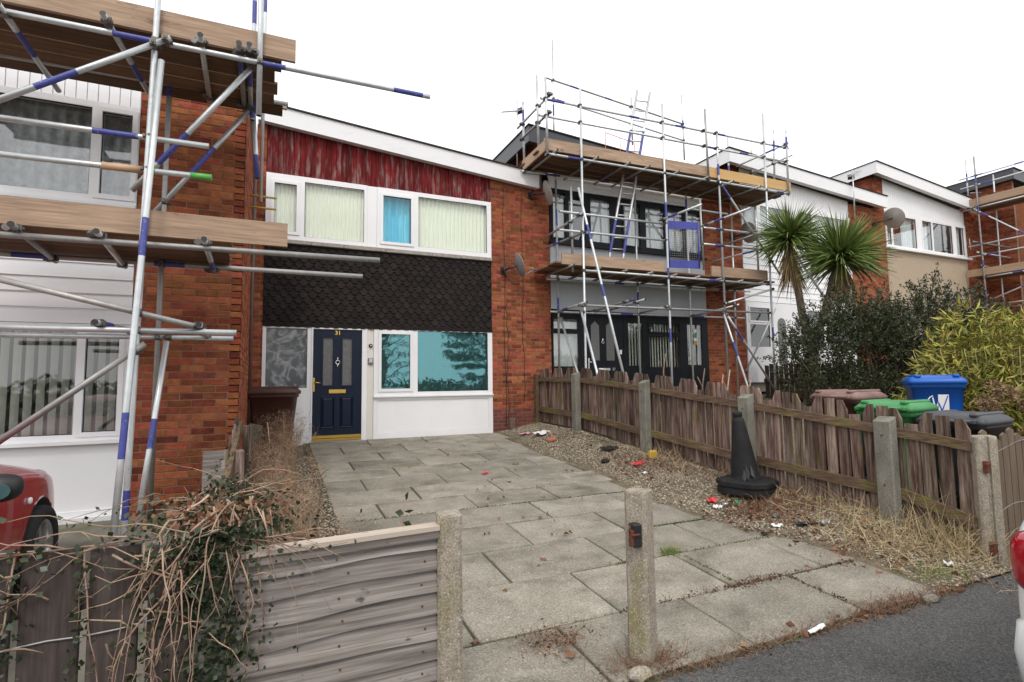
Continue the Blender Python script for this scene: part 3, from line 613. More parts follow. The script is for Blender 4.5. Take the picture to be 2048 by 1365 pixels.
q = MB(); q.box(-.15, 4.203, D-.04, D+.05, .50, .568); obj('base_sill', q, UPVC, H)
for i, (xa, za, zb) in enumerate([(4.50, .70, 5.85), (4.56, .75, 3.4), (4.93, 1.2, 5.75)]):
    q = MB(); q.path([(xa+.018*math.sin(t*3.1+i*2)+.02*math.sin(t*.9), D-.012, za+(zb-za)*t/14) for t in range(15)], .006, 5); obj('cable', q, CABLE, H)
q = MB(); q.cbox(4.55, 4.68, D-.10, D-.008, .66, .88, .012); obj('outlet_box', q, M('old_brown_metal', (.12, .07, .055), (.18, .12, .10), (20, 20, 20), rough=.8), H)

# ---- generic coloured builder pieces for the other houses in the terrace
def hboards(parent, name, x0, x1, z0, z1, y, n, mat, lap=.012):
    q = MB(); q.box(x0, x1, y+.02, y+.06, z0, z1); p = obj(name, q, mat, parent); h = (z1-z0)/n
    for i in range(n):
        b = MB(); za, zb = z0+i*h, z0+(i+1)*h+.004
        b.prism([(x0, y-lap, za+.002), (x0, y+.019, za+.002), (x0, y+.019, zb), (x0, y+.006, zb)], (x1-x0, 0, 0)); obj('board', b, mat, p, fix=True)
    return p
def vboards(parent, name, x0, x1, zb, ztl, ztr, y, n, mat):
    q = MB(); q.prism([(x0, y+.02, zb), (x1, y+.02, zb), (x1, y+.02, ztr), (x0, y+.02, ztl)], (0, .04, 0)); p = obj(name, q, mat, parent, fix=True); bw = (x1-x0)/n
    for i in range(n):
        a = x0+i*bw; z = lambda x: ztl+(ztr-ztl)*(x-x0)/(x1-x0)
        b = MB(); b.prism([(a+.004, y+.0195, zb), (a+bw-.004, y+.0195, zb), (a+bw-.004, y+.0195, z(a+bw)), (a+.004, y+.0195, z(a))], (0, -.0185, 0)); obj('board', b, mat, p, fix=True)
    return p

# ---- number 29 with grey frames, behind the scaffold
H29 = thing('terraced_house', 'terraced house with anthracite frames and grey render behind the middle scaffold', 'house', (7.8, D, 1.05), 'houses of the terrace')
k = .5; X0 = 5.62
shell(H29, 5.36, 11.44, D, 18.5, 1.05, 6.6, 3.8, 7.0, 6.5)
brick_wall(H29, 'wall', (10.13, D, 0), (1, 0, 0), (0, -1, 0), 1.33, .85, 6.45, single=300)
brick_wall(H29, 'wall', (5.34, 15.5, 0), (0, -1, 0), (-1, 0, 0), 15.5-D, 5.85, 7.1, single=0)
roof(H29, 5.06, 11.1, 7.27, 6.86, D-.16, 18.6, DARKFAS, h=.36)
q = MB(); q.prism([(5.63, D, 5.99), (10.12, D, 6.06), (10.12, D, 6.55), (5.63, D, 6.95)], (0, .06, 0)); obj('white_gable', q, UPVCW, H29, fix=True)
up = [(5.70, 6.02, 4.86, 5.9), (6.12, 6.55, 4.86, 5.9), (6.70, 7.25, 4.86, 5.9), (7.62, 8.1, 4.86, 5.9), (8.28, 8.84, 4.86, 5.9), (8.96, 9.45, 4.86, 5.9), (9.55, 10.05, 4.86, 5.9)]
window(H29, 'window', 5.625, 10.125, 4.75, 5.985, D, up, DARKFR, G_CLEAR, opening=(0, 3), proud=.02, sw=.045)
c = MB()
for a, b, z_, _ in up:
    if rnd.random() < .9: pleats(c, a-.02, b+.02, 4.8, 5.92, D+.12, .018, .10)
obj('curtain', c, NET, H29)
q = MB(); q.box(5.625, 10.125, D-.004, D+.06, 3.24, 4.745); obj('grey_render', q, GREYR, H29)
q = MB(); q.box(5.60, 10.14, D-.09, D-.005, 4.70, 4.747); obj('window_sill', q, DARKFR, H29)
lo = [(5.66, 6.30, 2.80, 3.02), (5.66, 6.30, 1.96, 2.70), (7.66, 8.08, 1.98, 3.02), (8.28, 9.2, 2.80, 3.0), (8.28, 9.2, 1.95, 2.70), (9.45, 9.92, 2.0, 3.02)]
window(H29, 'window', 5.625, 6.42, 1.02, 3.235, D, lo[:2], DARKFR, G_CLEAR, opening=(0,), proud=.02, sw=.035)
window(H29, 'window', 7.52, 10.125, 1.02, 3.235, D, lo[2:], DARKFR, G_CLEAR, opening=(1,), proud=.02, sw=.035)
c = MB(); pleats(c, 5.62, 6.35, 1.9, 3.05, D+.12, .01, .2); obj('curtain', c, NET, H29)
bl = MB(); x = 7.6
while x < 10.0:
    bl.prism([(x, D+.12, 1.90), (x+.068, D+.155, 1.90), (x+.068, D+.155, 3.05), (x, D+.12, 3.05)], (.002, .002, 0)); x += .085
kind(obj('blind_slats', bl, BLIND, H29, fix=True), 'stuff')
q = MB(); q.box(6.425, 7.515, D-.015, D+.06, 1.02, 3.235); d29 = obj('door_frame', q, DARKFR, H29)
q = MB(); q.box(6.51, 7.36, D-.03, D-.0155, 1.10, 3.16); d29 = obj('door', q, DARKFR, H29)
for a in (6.62, 7.03):
    q = MB(); q.add([(a, D-.0335, 2.1), (a+.22, D-.0335, 2.1), (a+.22, D-.0335, 2.90), (a+.11, D-.0335, 3.0), (a, D-.0335, 2.90)], [(0, 1, 2, 3, 4)]); q = MB().prism([(a, D-.0305, 2.1), (a+.22, D-.0305, 2.1), (a+.22, D-.0305, 2.90), (a+.11, D-.0305, 3.0), (a, D-.0305, 2.90)], (0, -.004, 0)); obj('pane', q, FRGLASS, d29, fix=True)
    q = MB(); q.cbox(a, a+.22, D-.038, D-.0305, 1.25, 1.75, .004); obj('raised_panel', q, DARKFR, d29)
q = MB(); q.cbox(6.80, 7.12, D-.042, D-.0305, 1.87, 1.93, .004); obj('letter_plate', q, CHROME, d29)
q = MB(); q.lathe([(.025, -.005), (.036, -.005), (.036, .005), (.025, .005), (.025, -.005)], 16, mat=Matrix.Translation((6.93, D-.045, 2.52)) @ Matrix.Rotation(rad(90), 4, 'X')); q.box(6.92, 6.94, D-.045, D-.031, 2.55, 2.60); obj('knocker', q, CHROME, d29)
q = MB(); q.cbox(6.53, 6.56, D-.045, D-.0305, 1.9, 2.15, .003).tube((6.545, D-.07, 2.06), (6.66, D-.07, 2.05), .009).tube((6.545, D-.045, 2.06), (6.545, D-.07, 2.06), .009); obj('handle', q, CHROME, d29)
text('29', .085, (7.22, D-.034, 1.90), CHROME, d29, 'house_number')
q = MB(); q.box(7.40, 7.46, D-.03, D-.0155, 2.25, 2.35); obj('doorbell', q, WHITEP, H29)
q = MB()
for i, (zz, cc) in enumerate([(2.86, 0), (2.74, 1), (2.64, 0), (2.56, 2)]): q.box(9.66, 9.76, D-.012, D-.009, zz-.045, zz+.045, cc)
obj('window_stickers', q, [WHITEP, LITG, LITY], H29)

# ---- number 27, white cladding, behind the palm
H27 = thing('terraced_house', 'white clad terraced house with arched door glass behind the palm', 'house', (13.6, D, 1.55), 'houses of the terrace')
shell(H27, 11.46, 17.24, D, 18.5, 1.55, 7.1, 4.3, 7.5, 6.9)
brick_wall(H27, 'wall', (15.98, D, 0), (1, 0, 0), (0, -1, 0), 1.34, 1.3, 6.95, single=0)
brick_wall(H27, 'wall', (11.14, 15.5, 0), (0, -1, 0), (-1, 0, 0), 15.5-D, 6.3, 7.5, single=0)
q = MB(); q.box(11.13, 11.48, D-.002, D+.1, 6.40, 7.45); obj('wall_end', q, BRICK, H27)
roof(H27, 10.85, 17.42, 7.70, 7.27, D-.30, 18.6, WFASCIA, h=.36)
vboards(H27, 'gable_cladding', 11.49, 15.97, 6.50, 7.38, 7.02, D, 45, UPVCW)
up = [(11.62, 12.05, 5.38, 6.4), (12.2, 13.3, 5.38, 6.4), (13.75, 14.25, 5.38, 6.4), (14.4, 15.85, 5.38, 6.4)]
window(H27, 'window', 11.49, 15.97, 5.25, 6.495, D, up, UPVC, G_CLEAR, opening=(0, 2), proud=.02)
c = MB(); pleats(c, 11.55, 15.9, 5.3, 6.45, D+.12, .015, .11); obj('curtain', c, NET, H27)
hboards(H27, 'white_cladding', 11.49, 15.97, 3.72, 5.245, D, 9, UPVCW)
window(H27, 'window', 11.49, 12.5, 1.55, 3.71, D, [(11.62, 12.35, 2.5, 3.1), (11.62, 12.35, 3.2, 3.55)], UPVC, G_DARK, opening=(1,), proud=.02, sw=.04)
q = MB(); q.box(12.503, 13.7, D-.01, D+.06, 1.55, 3.71); dd = obj('door', q, UPVC, H27)
for a in (12.66,):
    q = MB(); pts = [(a, 2.0), (a+.32, 2.0), (a+.32, 3.15)]+[(a+.16+.16*math.cos(t), 3.15+.16*math.sin(t)) for t in [math.pi*j/8 for j in range(1, 8)]]+[(a, 3.15)]
    q.prism([(x, D-.0105, z) for x, z in pts], (0, -.006, 0)); obj('arched_pane', q, FRGLASS, dd, fix=True)
window(H27, 'window', 13.703, 15.97, 1.55, 3.71, D, [(13.85, 14.5, 2.45, 3.55), (14.65, 15.85, 2.45, 3.55)], UPVC, G_DARK, opening=(0,), proud=.02)

# ---- number 25, pebble dash below the window
H25 = thing('terraced_house', 'terraced house with pebble dash panel and white gable boards beside the palm', 'house', (19.5, D, 2.05), 'houses of the terrace')
shell(H25, 17.26, 23.1, D, 18.5, 2.05, 7.6, 4.8, 8.0, 7.4)
brick_wall(H25, 'wall', (22.26, D, 0), (1, 0, 0), (0, -1, 0), .95, 1.8, 7.55, single=0)
brick_wall(H25, 'wall', (17.2, 15.5, 0), (0, -1, 0), (-1, 0, 0), 15.5-D, 6.7, 8.05, single=0)
brick_wall(H25, 'wall', (17.2, D, 0), (1, 0, 0), (0, -1, 0), .52, 1.8, 8.02, single=0)
roof(H25, 17.0, 22.6, 8.34, 7.80, D-.30, 18.6, WFASCIA, h=.36)
vboards(H25, 'gable_cladding', 17.73, 22.25, 6.96, 7.98, 7.45, D, 45, UPVCW)
up = [(17.80, 18.0, 5.86, 6.84), (18.1, 19.35, 5.86, 6.84), (19.68, 20.2, 5.86, 6.84), (20.30, 21.42, 5.86, 6.84), (21.62, 22.12, 5.86, 6.84)]
window(H25, 'window', 17.73, 22.25, 5.77, 6.955, D, up, UPVC, G_CLEAR, opening=(2, 4), proud=.02, sw=.045)
c = MB(); pleats(c, 18.75, 19.3, 5.8, 6.9, D+.12, .03, .12); pleats(c, 19.66, 20.2, 5.8, 6.9, D+.12, .03, .12); pleats(c, 21.6, 22.1, 5.8, 6.9, D+.12, .03, .12); obj('curtain', c, NET, H25)
q = MB(); q.box(17.70, 22.30, D-.14, D-.003, 5.70, 5.765); obj('window_sill', q, UPVC, H25)
q = MB(); q.box(17.73, 22.25, D-.01, D+.06, 1.9, 5.697); obj('pebble_dash', q, PEBBLE, H25)
q = MB(); q.tube((22.5, D-.02, 6.1), (22.45, D-.02, 6.5), .012, 6); obj('cable', q, WHITEP, H25)

# ---- the house stepping forward at the far end
H23 = thing('terraced_house', 'brick terraced house stepping forward behind the farthest scaffold', 'house', (26, 9.4, 2.3), 'houses of the terrace')
shell(H23, 23.22, 29.2, 9.35, 18.5, 2.3, 8, 5.3, 8.4, 7.9)
brick_wall(H23, 'wall', (23.215, D-.002, 0), (0, -1, 0), (-1, 0, 0), D-9.35, 2.0, 8.45, single=0)
brick_wall(H23, 'wall', (23.215, 15.5, 0), (0, -1, 0), (-1, 0, 0), 15.5-D, 7.0, 8.45, single=0)
q = MB(); q.box(23.22, 29.2, 9.35, 9.45, 2.0, 8.0); obj('front_wall', q, BRICK, H23)
roof(H23, 23.02, 29.4, 8.74, 8.3, 9.2, 18.6, DARKFAS, h=.37)

# ---- number 33 on the left, stepping forward
Y3 = 6.70
H33 = thing('terraced_house', 'terraced house with white cladding and broad brick wall behind the nearest scaffold', 'house', (-3.2, Y3, .3), 'houses of the terrace')
shell(H33, -6.1, -.325, Y3, 16, .3, 5.3, 2.55, 5.15, 5.1)
brick_wall(H33, 'wall', (-1.335, Y3, 0), (1, 0, 0), (0, -1, 0), 1.013, .12, 5.12, single=300, plum_below=.33)
brick_wall(H33, 'wall', (-.322, Y3, 0), (0, 1, 0), (1, 0, 0), D-Y3-.002, .12, 5.12, single=0, plum_below=.6)
roof(H33, -6.2, -.30, 5.62, 5.40, Y3-.12, 16, WFASCIA, h=.30, side=False)
window(H33, 'window', -3.6, -1.34, 3.51, 4.60, Y3, [(-3.5, -2.62, 3.60, 4.53), (-2.52, -1.755, 3.60, 4.53), (-1.665, -1.40, 3.615, 4.50)], UPVC, G_CLEAR, opening=(2,), proud=.02, sw=.05)
c = MB(); pleats(c, -3.55, -1.38, 3.55, 4.58, Y3+.13, .02, .12); obj('curtain', c, M('lace_net', (.22, .23, .24), (.42, .45, .46), (14, 14, 14), rough=.9), H33)
vboards(H33, 'gable_cladding', -3.6, -1.34, 4.605, 5.30, 5.20, Y3, 24, UPVCW)
hboards(H33, 'white_cladding', -3.6, -1.34, 2.26, 3.50, Y3, 8, UPVCW)
q = MB(); q.box(-3.62, -1.337, Y3-.07, Y3-.021, 3.485, 3.515); obj('window_sill', q, UPVC, H33)
window(H33, 'window', -3.6, -1.34, 1.08, 2.255, Y3, [(-3.5, -2.65, 1.15, 2.19), (-2.58, -1.785, 1.15, 2.19), (-1.71, -1.43, 1.17, 2.16)], UPVC, G_DARK, opening=(2,), proud=.02, sw=.045)
x = -3.5; sl = MB(); sl.prism([(0, 0, 1.12), (.045, .06, 1.12), (.045, .06, 2.2), (0, 0, 2.2)], (.0015, .0015, 0)); slm = sl.mesh('blind_slat', BLIND)
while x < -1.42:
    obj('blind_slat', slm, None, H33, (x, Y3+.13, 0)); x += .098
q = MB(); q.box(-3.6, -1.34, Y3-.01, Y3+.06, .34, 1.076); q.box(-3.6, -1.34, Y3-.035, Y3-.0105, .34, .40); pn = obj('lower_panel', q, UPVCW, H33)
q = MB(); q.box(-3.62, -1.337, Y3-.10, Y3-.036, .30, .345); obj('base_sill', q, UPVC, H33)
q = MB(); q.box(-3.62, -1.337, Y3-.09, Y3-.021, 1.055, 1.088); obj('window_sill', q, UPVC, H33)
q = MB(); q.box(-6.1, -3.605, Y3, Y3+.1, .1, 5.3); obj('front_wall', q, BRICK, H33)
q = MB(); q.box(-3.604, -1.336, Y3+.02, Y3+.1, .05, .30); obj('plinth', q, BRICKB, H33)
q = MB(); q.tube((-.30, D-1.2, .6), (-.30, D-1.2, 5.3), .034, 10); obj('downpipe', q, M('brown_pipe', (.09, .05, .035), rough=.5), H33)
# ------------------------------------------------------------------ scaffolds: kind of tube, both ends
LEFT_TUBES = [
  ('standard', (-0.94,5.20,5.61), (-1.03,5.20,0.40)),
  ('standard', (-1.00,6.20,5.44), (-1.03,6.20,0.21)),
  ('raker', (-0.90,5.15,4.36), (-1.04,4.90,0.39)),
  ('raker', (-0.93,6.10,2.05), (-1.05,5.70,0.25)),
  ('standard', (-0.16,5.20,5.75), (-0.15,5.20,4.05)),
  ('standard', (-0.25,6.20,6.53), (-0.24,6.20,4.46)),
  ('hanging_tube', (-0.18,8.00,7.55), (-0.18,8.00,4.14)),
  ('hanging_tube', (-0.24,6.30,4.65), (-0.18,6.30,3.86)),
  ('ledger', (-2.15,5.20,4.53), (1.44,5.20,4.57)),
  ('ledger', (-2.54,6.20,4.67), (0.11,6.20,4.71)),
  ('guard_rail', (-2.13,5.26,3.70), (-0.54,5.26,3.72)),
  ('guard_rail', (-2.12,5.26,3.41), (-0.51,5.26,3.44)),
  ('ledger', (-2.06,5.20,2.77), (0.94,5.20,2.81)),
  ('ledger', (-2.45,6.20,2.82), (0.93,6.20,2.84)),
  ('ledger', (-2.02,5.20,2.07), (-0.28,5.20,2.07)),
  ('ledger', (-2.41,6.20,2.09), (-0.36,6.20,2.10)),
  ('brace', (-2.02,5.14,2.46), (-0.59,5.14,2.11)),
  ('brace', (-0.93,5.14,1.96), (-1.95,5.14,1.10)),
  ('brace', (-0.84,5.14,4.57), (-2.08,5.14,3.68)),
  ('brace', (-0.22,5.30,4.55), (-1.18,5.70,3.38)),
  ('brace', (-0.26,6.20,4.58), (-1.11,6.20,3.31)),
  ('transom', (-1.29,5.20,4.62), (-1.17,6.20,4.54)),
  ('transom', (-0.62,5.20,4.63), (-0.65,6.20,4.63)),
  ('transom', (-0.32,5.20,4.63), (-0.32,6.20,4.60)),
  ('transom', (-0.24,5.20,4.64), (-0.26,6.20,4.61)),
  ('transom', (-1.95,5.20,4.52), (-1.93,6.20,4.48)),
  ('transom', (-1.80,5.20,2.83), (-1.87,6.20,2.81)),
  ('transom', (-1.28,5.20,2.83), (-1.33,6.20,2.80)),
  ('transom', (-0.54,5.20,2.84), (-0.56,6.20,2.80)),
  ('transom', (-1.25,5.20,2.12), (-1.21,6.20,2.15)),
  ('transom', (-0.56,5.20,2.12), (-0.60,6.20,2.12)),
]
MID_TUBES = [
  ('standard', (5.71,9.10,7.67), (5.69,9.10,1.80)),
  ('standard', (7.84,9.10,7.78), (7.84,9.10,1.58)),
  ('standard', (9.43,9.10,7.46), (9.45,9.10,1.42)),
  ('standard', (10.98,9.10,8.19), (10.94,9.10,1.36)),
  ('standard', (11.78,9.10,7.89), (11.75,9.10,6.21)),
  ('standard', (4.90,9.10,7.72), (4.92,9.10,6.11)),
  ('standard', (9.04,9.05,7.88), (9.07,9.05,6.26)),
  ('standard', (4.91,9.50,7.98), (4.93,9.50,6.36)),
  ('standard', (4.90,10.15,7.73), (4.91,10.15,6.15)),
  ('standard', (6.81,12.20,10.91), (6.80,12.20,8.16)),
  ('standard', (9.38,12.20,9.85), (9.38,12.20,8.42)),
  ('standard', (11.28,12.20,10.34), (11.29,12.20,8.29)),
  ('standard', (11.96,9.60,8.19), (11.89,9.60,6.69)),
  ('standard', (11.75,10.15,7.83), (11.75,10.15,6.86)),
  ('standard', (10.90,10.15,8.03), (10.89,10.15,6.80)),
  ('standard', (5.68,10.15,6.10), (5.68,10.15,1.78)),
  ('standard', (7.82,10.15,6.27), (7.82,10.15,1.70)),
  ('standard', (9.39,10.15,6.39), (9.40,10.15,1.44)),
  ('standard', (10.90,10.15,6.33), (10.86,10.15,1.42)),
  ('hanging_tube', (5.65,9.45,5.69), (5.65,9.45,3.88)),
  ('hanging_tube', (9.02,9.30,5.83), (9.06,9.30,4.16)),
  ('hanging_tube', (10.86,9.35,5.81), (10.86,9.35,3.98)),
  ('raker', (5.58,9.05,5.52), (5.85,8.00,1.51)),
  ('raker', (5.62,9.10,3.01), (5.54,8.40,1.60)),
  ('raker', (5.73,10.15,3.01), (5.79,9.50,1.66)),
  ('brace', (9.39,9.04,6.21), (11.22,9.04,4.16)),
  ('raker', (11.05,9.10,5.59), (10.73,7.60,3.36)),
  ('raker', (9.37,9.10,3.21), (9.52,8.60,1.40)),
  ('brace', (9.43,9.05,3.12), (10.89,9.05,1.35)),
  ('brace', (12.36,10.15,3.52), (11.16,10.15,1.83)),
  ('brace', (9.39,9.04,3.35), (10.94,9.04,3.78)),
  ('guard_rail', (4.81,9.15,7.29), (11.91,9.15,7.48)),
  ('guard_rail', (4.77,9.15,6.93), (11.77,9.15,7.11)),
  ('ledger', (4.92,9.10,6.14), (11.70,9.10,6.26)),
  ('ledger', (4.83,10.15,6.17), (12.00,10.15,6.42)),
  ('guard_rail', (6.56,12.20,9.80), (11.29,12.20,9.41)),
  ('guard_rail', (6.78,12.20,9.26), (11.30,12.20,8.89)),
  ('guard_rail', (4.83,10.30,7.19), (5.02,9.10,7.41)),
  ('guard_rail', (4.84,10.20,6.87), (4.99,9.10,7.02)),
  ('guard_rail', (11.16,10.15,7.27), (11.85,9.10,7.60)),
  ('guard_rail', (11.75,10.15,7.18), (11.96,9.10,7.30)),
  ('ledger', (5.68,9.10,3.85), (10.83,9.10,3.90)),
  ('ledger', (5.39,10.15,3.85), (11.44,10.15,3.93)),
  ('guard_rail', (5.18,9.15,5.02), (7.86,9.15,5.06)),
  ('guard_rail', (5.17,9.15,4.64), (7.88,9.15,4.69)),
  ('guard_rail', (8.89,9.60,5.68), (10.18,9.60,5.70)),
  ('guard_rail', (8.89,9.10,5.08), (10.88,9.10,5.12)),
  ('guard_rail', (8.87,9.10,4.70), (10.91,9.10,4.74)),
  ('transom', (7.75,9.10,5.14), (7.89,8.20,5.17)),
  ('transom', (8.93,9.20,5.14), (9.34,8.30,5.30)),
  ('transom', (10.36,10.15,5.01), (10.89,9.10,5.22)),
  ('transom', (10.34,10.15,4.67), (10.91,9.10,4.81)),
  ('transom', (5.49,10.15,4.83), (5.64,9.10,4.99)),
  ('transom', (5.48,10.15,4.57), (5.69,9.10,4.62)),
  ('ledger', (5.59,9.10,3.14), (10.83,9.10,3.21)),
  ('ledger', (5.47,10.15,3.14), (11.20,10.15,3.22)),
  ('transom', (5.66,10.15,3.15), (5.68,9.10,3.19)),
  ('transom', (6.62,10.15,3.21), (6.68,8.90,3.27)),
  ('transom', (7.00,10.15,3.24), (6.96,8.90,3.28)),
  ('transom', (7.87,10.15,3.21), (7.75,9.10,3.21)),
  ('transom', (9.50,10.15,3.21), (9.76,9.10,3.33)),
]
RIGHT_TUBES = [
  ('standard', (22.00,9.82,9.22), (22.00,9.80,4.58)),
  ('standard', (22.60,10.34,9.39), (22.60,10.34,7.62)),
  ('standard', (23.00,9.75,8.70), (23.00,9.77,4.07)),
  ('guard_rail', (22.05,10.31,8.56), (22.05,8.02,8.54)),
  ('guard_rail', (22.05,10.30,8.22), (22.05,8.04,8.22)),
  ('ledger', (22.05,10.29,7.43), (22.05,8.09,7.42)),
  ('brace', (22.00,10.04,7.50), (22.00,8.19,5.77)),
  ('guard_rail', (22.05,10.20,6.14), (22.05,8.18,6.15)),
  ('guard_rail', (22.05,10.28,5.76), (22.05,8.21,5.77)),
  ('ledger', (22.00,9.72,4.99), (22.00,8.24,5.01)),
  ('brace', (22.00,9.60,4.23), (22.00,8.26,4.71)),
  ('ledger', (22.00,9.21,4.04), (22.00,8.31,4.05)),
  ('ledger', (23.00,9.54,4.01), (23.00,8.70,3.98)),
  ('transom', (22.00,9.97,6.25), (23.00,9.53,6.06)),
  ('transom', (22.00,9.89,5.86), (23.00,9.56,5.71)),
  ('transom', (22.00,9.85,5.40), (23.00,10.06,5.47)),
  ('transom', (22.20,10.08,8.03), (23.00,10.14,8.18)),
]
def coupler_mesh():
    q = MB(); q.tube((0, 0, -.03), (0, 0, .03), .030, 8).tube((-.025, .048, 0), (.025, .048, 0), .030, 8).box(-.022, .022, -.045, -.028, -.02, .02).tube((.0, -.055, 0), (0, .085, .0), .012, 6).box(.03, .05, .02, .06, -.012, .012)
    return q.mesh('coupler', STEELF)
COUP = coupler_mesh()
def seg_close(a, b, c, d):
    a, b, c, d = map(Vector, (a, b, c, d)); u = b-a; v = d-c; w_ = a-c
    A, B, Cc, Dd, E_ = u.dot(u), u.dot(v), v.dot(v), u.dot(w_), v.dot(w_); den = A*Cc-B*B
    if den < 1e-6*A*Cc: return None
    s = min(1, max(0, (B*E_-Cc*Dd)/den)); t = min(1, max(0, (A*E_-B*Dd)/den)); return a+u*s, c+v*t
def scaffold(root, tubes, foot=None):
    for i, (k_, p, q_) in enumerate(tubes):
        p, q_ = Vector(p), Vector(q_)
        if foot and k_ in ('standard', 'raker') and q_.z < foot[0]:      # carry on down to the ground
            d = (q_-p).normalized()
            for _ in range(40):
                if q_.z < gz(q_.x, q_.y)+.02: break
                q_ = q_+d*.08
        if k_ == 'transom': e_ = (q_-p).normalized()*.11; p = p-e_; q_ = q_+e_
        L_ = (q_-p).length; bands = []
        x = rnd.uniform(.05, .9)
        while x < L_-.05:
            b_ = rnd.uniform(.22, .38)
            if rnd.random() < .5: bands.append((x, x+b_, 1))
            x += b_+rnd.uniform(.7, 1.9)
        o = obj(k_, MB().tube(p, q_, .0242, 12, bands=bands, capmi=2), [GALVD if rnd.random() < .22 else GALV, BLUET, BLACKP], root)  # black end caps paint the shade inside the hollow tube
    seen = []
    for i in range(len(tubes)):
        for j in range(i):
            r = seg_close(tubes[i][1], tubes[i][2], tubes[j][1], tubes[j][2])
            if r is None: continue
            a, b = r
            if (a-b).length < .14:
                m = (a+b)/2
                if any((m-s).length < .05 for s in seen): continue
                seen.append(m); o = obj('coupler', COUP, None, root, a)
                d = (b-a) if (b-a).length > .01 else Vector((0, 1, 0))
                o.rotation_euler = Vector((d.x, d.y, 0)).to_track_quat('Y', 'Z').to_euler() if Vector((d.x, d.y, 0)).length > .005 else Euler((0, 0, rnd.uniform(0, 3)))
def deck(root, x0, x1, ya, yb, z, n, mat=DECK, along='x', split=None):
    w_ = (yb-ya)/n
    for i in range(n):
        q = MB(); o0, o1 = rnd.uniform(-.06, .06), rnd.uniform(-.06, .06)
        if along == 'x': q.cbox(x0+o0, x1+o1, ya+i*w_+.009, ya+(i+1)*w_-.009, z+rnd.uniform(0,.008), z+.038, .004)
        else: q.cbox(ya+i*w_+.005, ya+(i+1)*w_-.005, x0+o0, x1+o1, z, z+.038, .004)
        obj('deck_board', q, mat, root)
def toe(root, p, q_, h, t, mat):
    """upright edge board from p to q_ (bottom line)"""
    p, q_ = Vector(p), Vector(q_); m = MB(); d = (q_-p).normalized(); nrm = Vector((d.y, -d.x, 0)).normalized()
    m.prism([p, q_, q_+Vector((0, 0, h)), p+Vector((0, 0, h))], nrm*t); return obj('toe_board', m, mat, root, fix=True)

SL = thing('scaffold', 'near galvanised scaffold with blue banded tubes in front of the white clad house', 'scaffold', (-1, 5.6, .2), 'scaffolds along the terrace')
scaffold(SL, LEFT_TUBES, (1.0,))
toe(SL, (-2.9, 5.235, 4.63), (.15, 5.235, 4.655), .215, -.036, BOARDX)
toe(SL, (-2.9, 5.235, 2.865), (.112, 5.235, 2.875), .215, -.036, BOARDX)
deck(SL, -2.9, .02, 5.28, 6.45, 4.665, 5); deck(SL, -2.9, -.36, 5.28, 6.35, 2.87, 5)
q = MB(); q.box(-2.9, .1, 6.36, 6.40, 4.735, 4.78); obj('edge_batten', q, BOARDX, SL)
q = MB(); q.tube((-1.30, 5.26, 3.425), (-1.02, 5.26, 3.43), .031, 10); obj('sleeve_coupler', q, M('tan_sleeve', (.55, .36, .22), rough=.6), SL)
q = MB(); q.tube((-1.01, 5.26, 3.43), (-.93, 5.26, 3.432), .027, 10); obj('green_tape', q, GREENT, SL); q = MB(); q.tube((-.67, 5.26, 3.437), (-.51, 5.26, 3.44), .027, 10); obj('green_tape', q, GREENT, SL)
for zz in (4.22, 4.06):
    q = MB(); q.tube((-.32, 8.0, zz), (.02, 8.0, zz), .016, 8); obj('putlog', q, M('yellow_steel', (.45, .34, .06), rough=.6), SL)

SM = thing('scaffold', 'middle scaffold with two decks and a ladder in front of the grey framed house', 'scaffold', (8.3, 9.6, .9), 'scaffolds along the terrace')
scaffold(SM, MID_TUBES, (2.0,))
toe(SM, (4.88, 9.14, 6.245), (9.17, 9.14, 6.33), .235, -.036, BOARDX); toe(SM, (9.18, 9.14, 6.33), (11.9, 9.14, 6.35), .235, -.036, BOARDN)
toe(SM, (5.22, 9.14, 3.955), (7.80, 9.14, 3.985), .225, -.036, BOARDX); toe(SM, (9.14, 9.14, 3.99), (10.92, 9.14, 4.015), .235, -.036, BOARDX)
toe(SM, (4.885, 9.15, 6.22), (4.885, 10.2, 6.20), .22, .036, BOARDY)
deck(SM, 4.9, 11.85, 9.17, 10.28, 6.29, 5); deck(SM, 5.15, 11.2, 9.17, 10.3, 3.975, 5)
for i in range(9):
    xx = 5.15+.78*i+rnd.uniform(-.15, .15); obj('transom', MB().tube((xx, 8.98, 6.205+.008*i), (xx+rnd.uniform(-.05, .05), 10.55, 6.225+.012*i), .0242, 10, capmi=1), [GALVD, BLACKP], SM)  # black caps: shade of the open tube ends, painted
    xx = 5.4+.65*i; obj('transom', MB().tube((xx, 8.98, 3.915), (xx+rnd.uniform(-.05, .05), 10.34, 3.93), .0242, 10, capmi=1), [GALVD, BLACKP], SM)  # same black caps painting the dark tube hollow
q = MB(); q.box(5.1, 11.8, 10.29, 10.33, 6.31, 6.35); obj('edge_batten', q, BOARDN, SM)
# orange brick guard standing on the top deck
og = thing('brick_guard', 'small orange wire guard standing on the top deck of the middle scaffold', 'guard', (6.8, 9.3, 6.3))
q = MB()
for a, b in (((6.44, 9.3, 6.25), (6.44, 9.3, 6.95)), ((7.2, 9.3, 6.25), (7.2, 9.3, 6.85)), ((6.44, 9.3, 6.95), (7.2, 9.3, 6.85)), ((6.82, 9.3, 6.25), (6.82, 9.3, 6.9))): q.tube(a, b, .008, 6)
obj('wire_frame', q, ORANGE, og)
q = MB(); q.box(6.45, 7.19, 9.29, 9.296, 6.45, 6.58); obj('kick_plate', q, ORANGE, og)
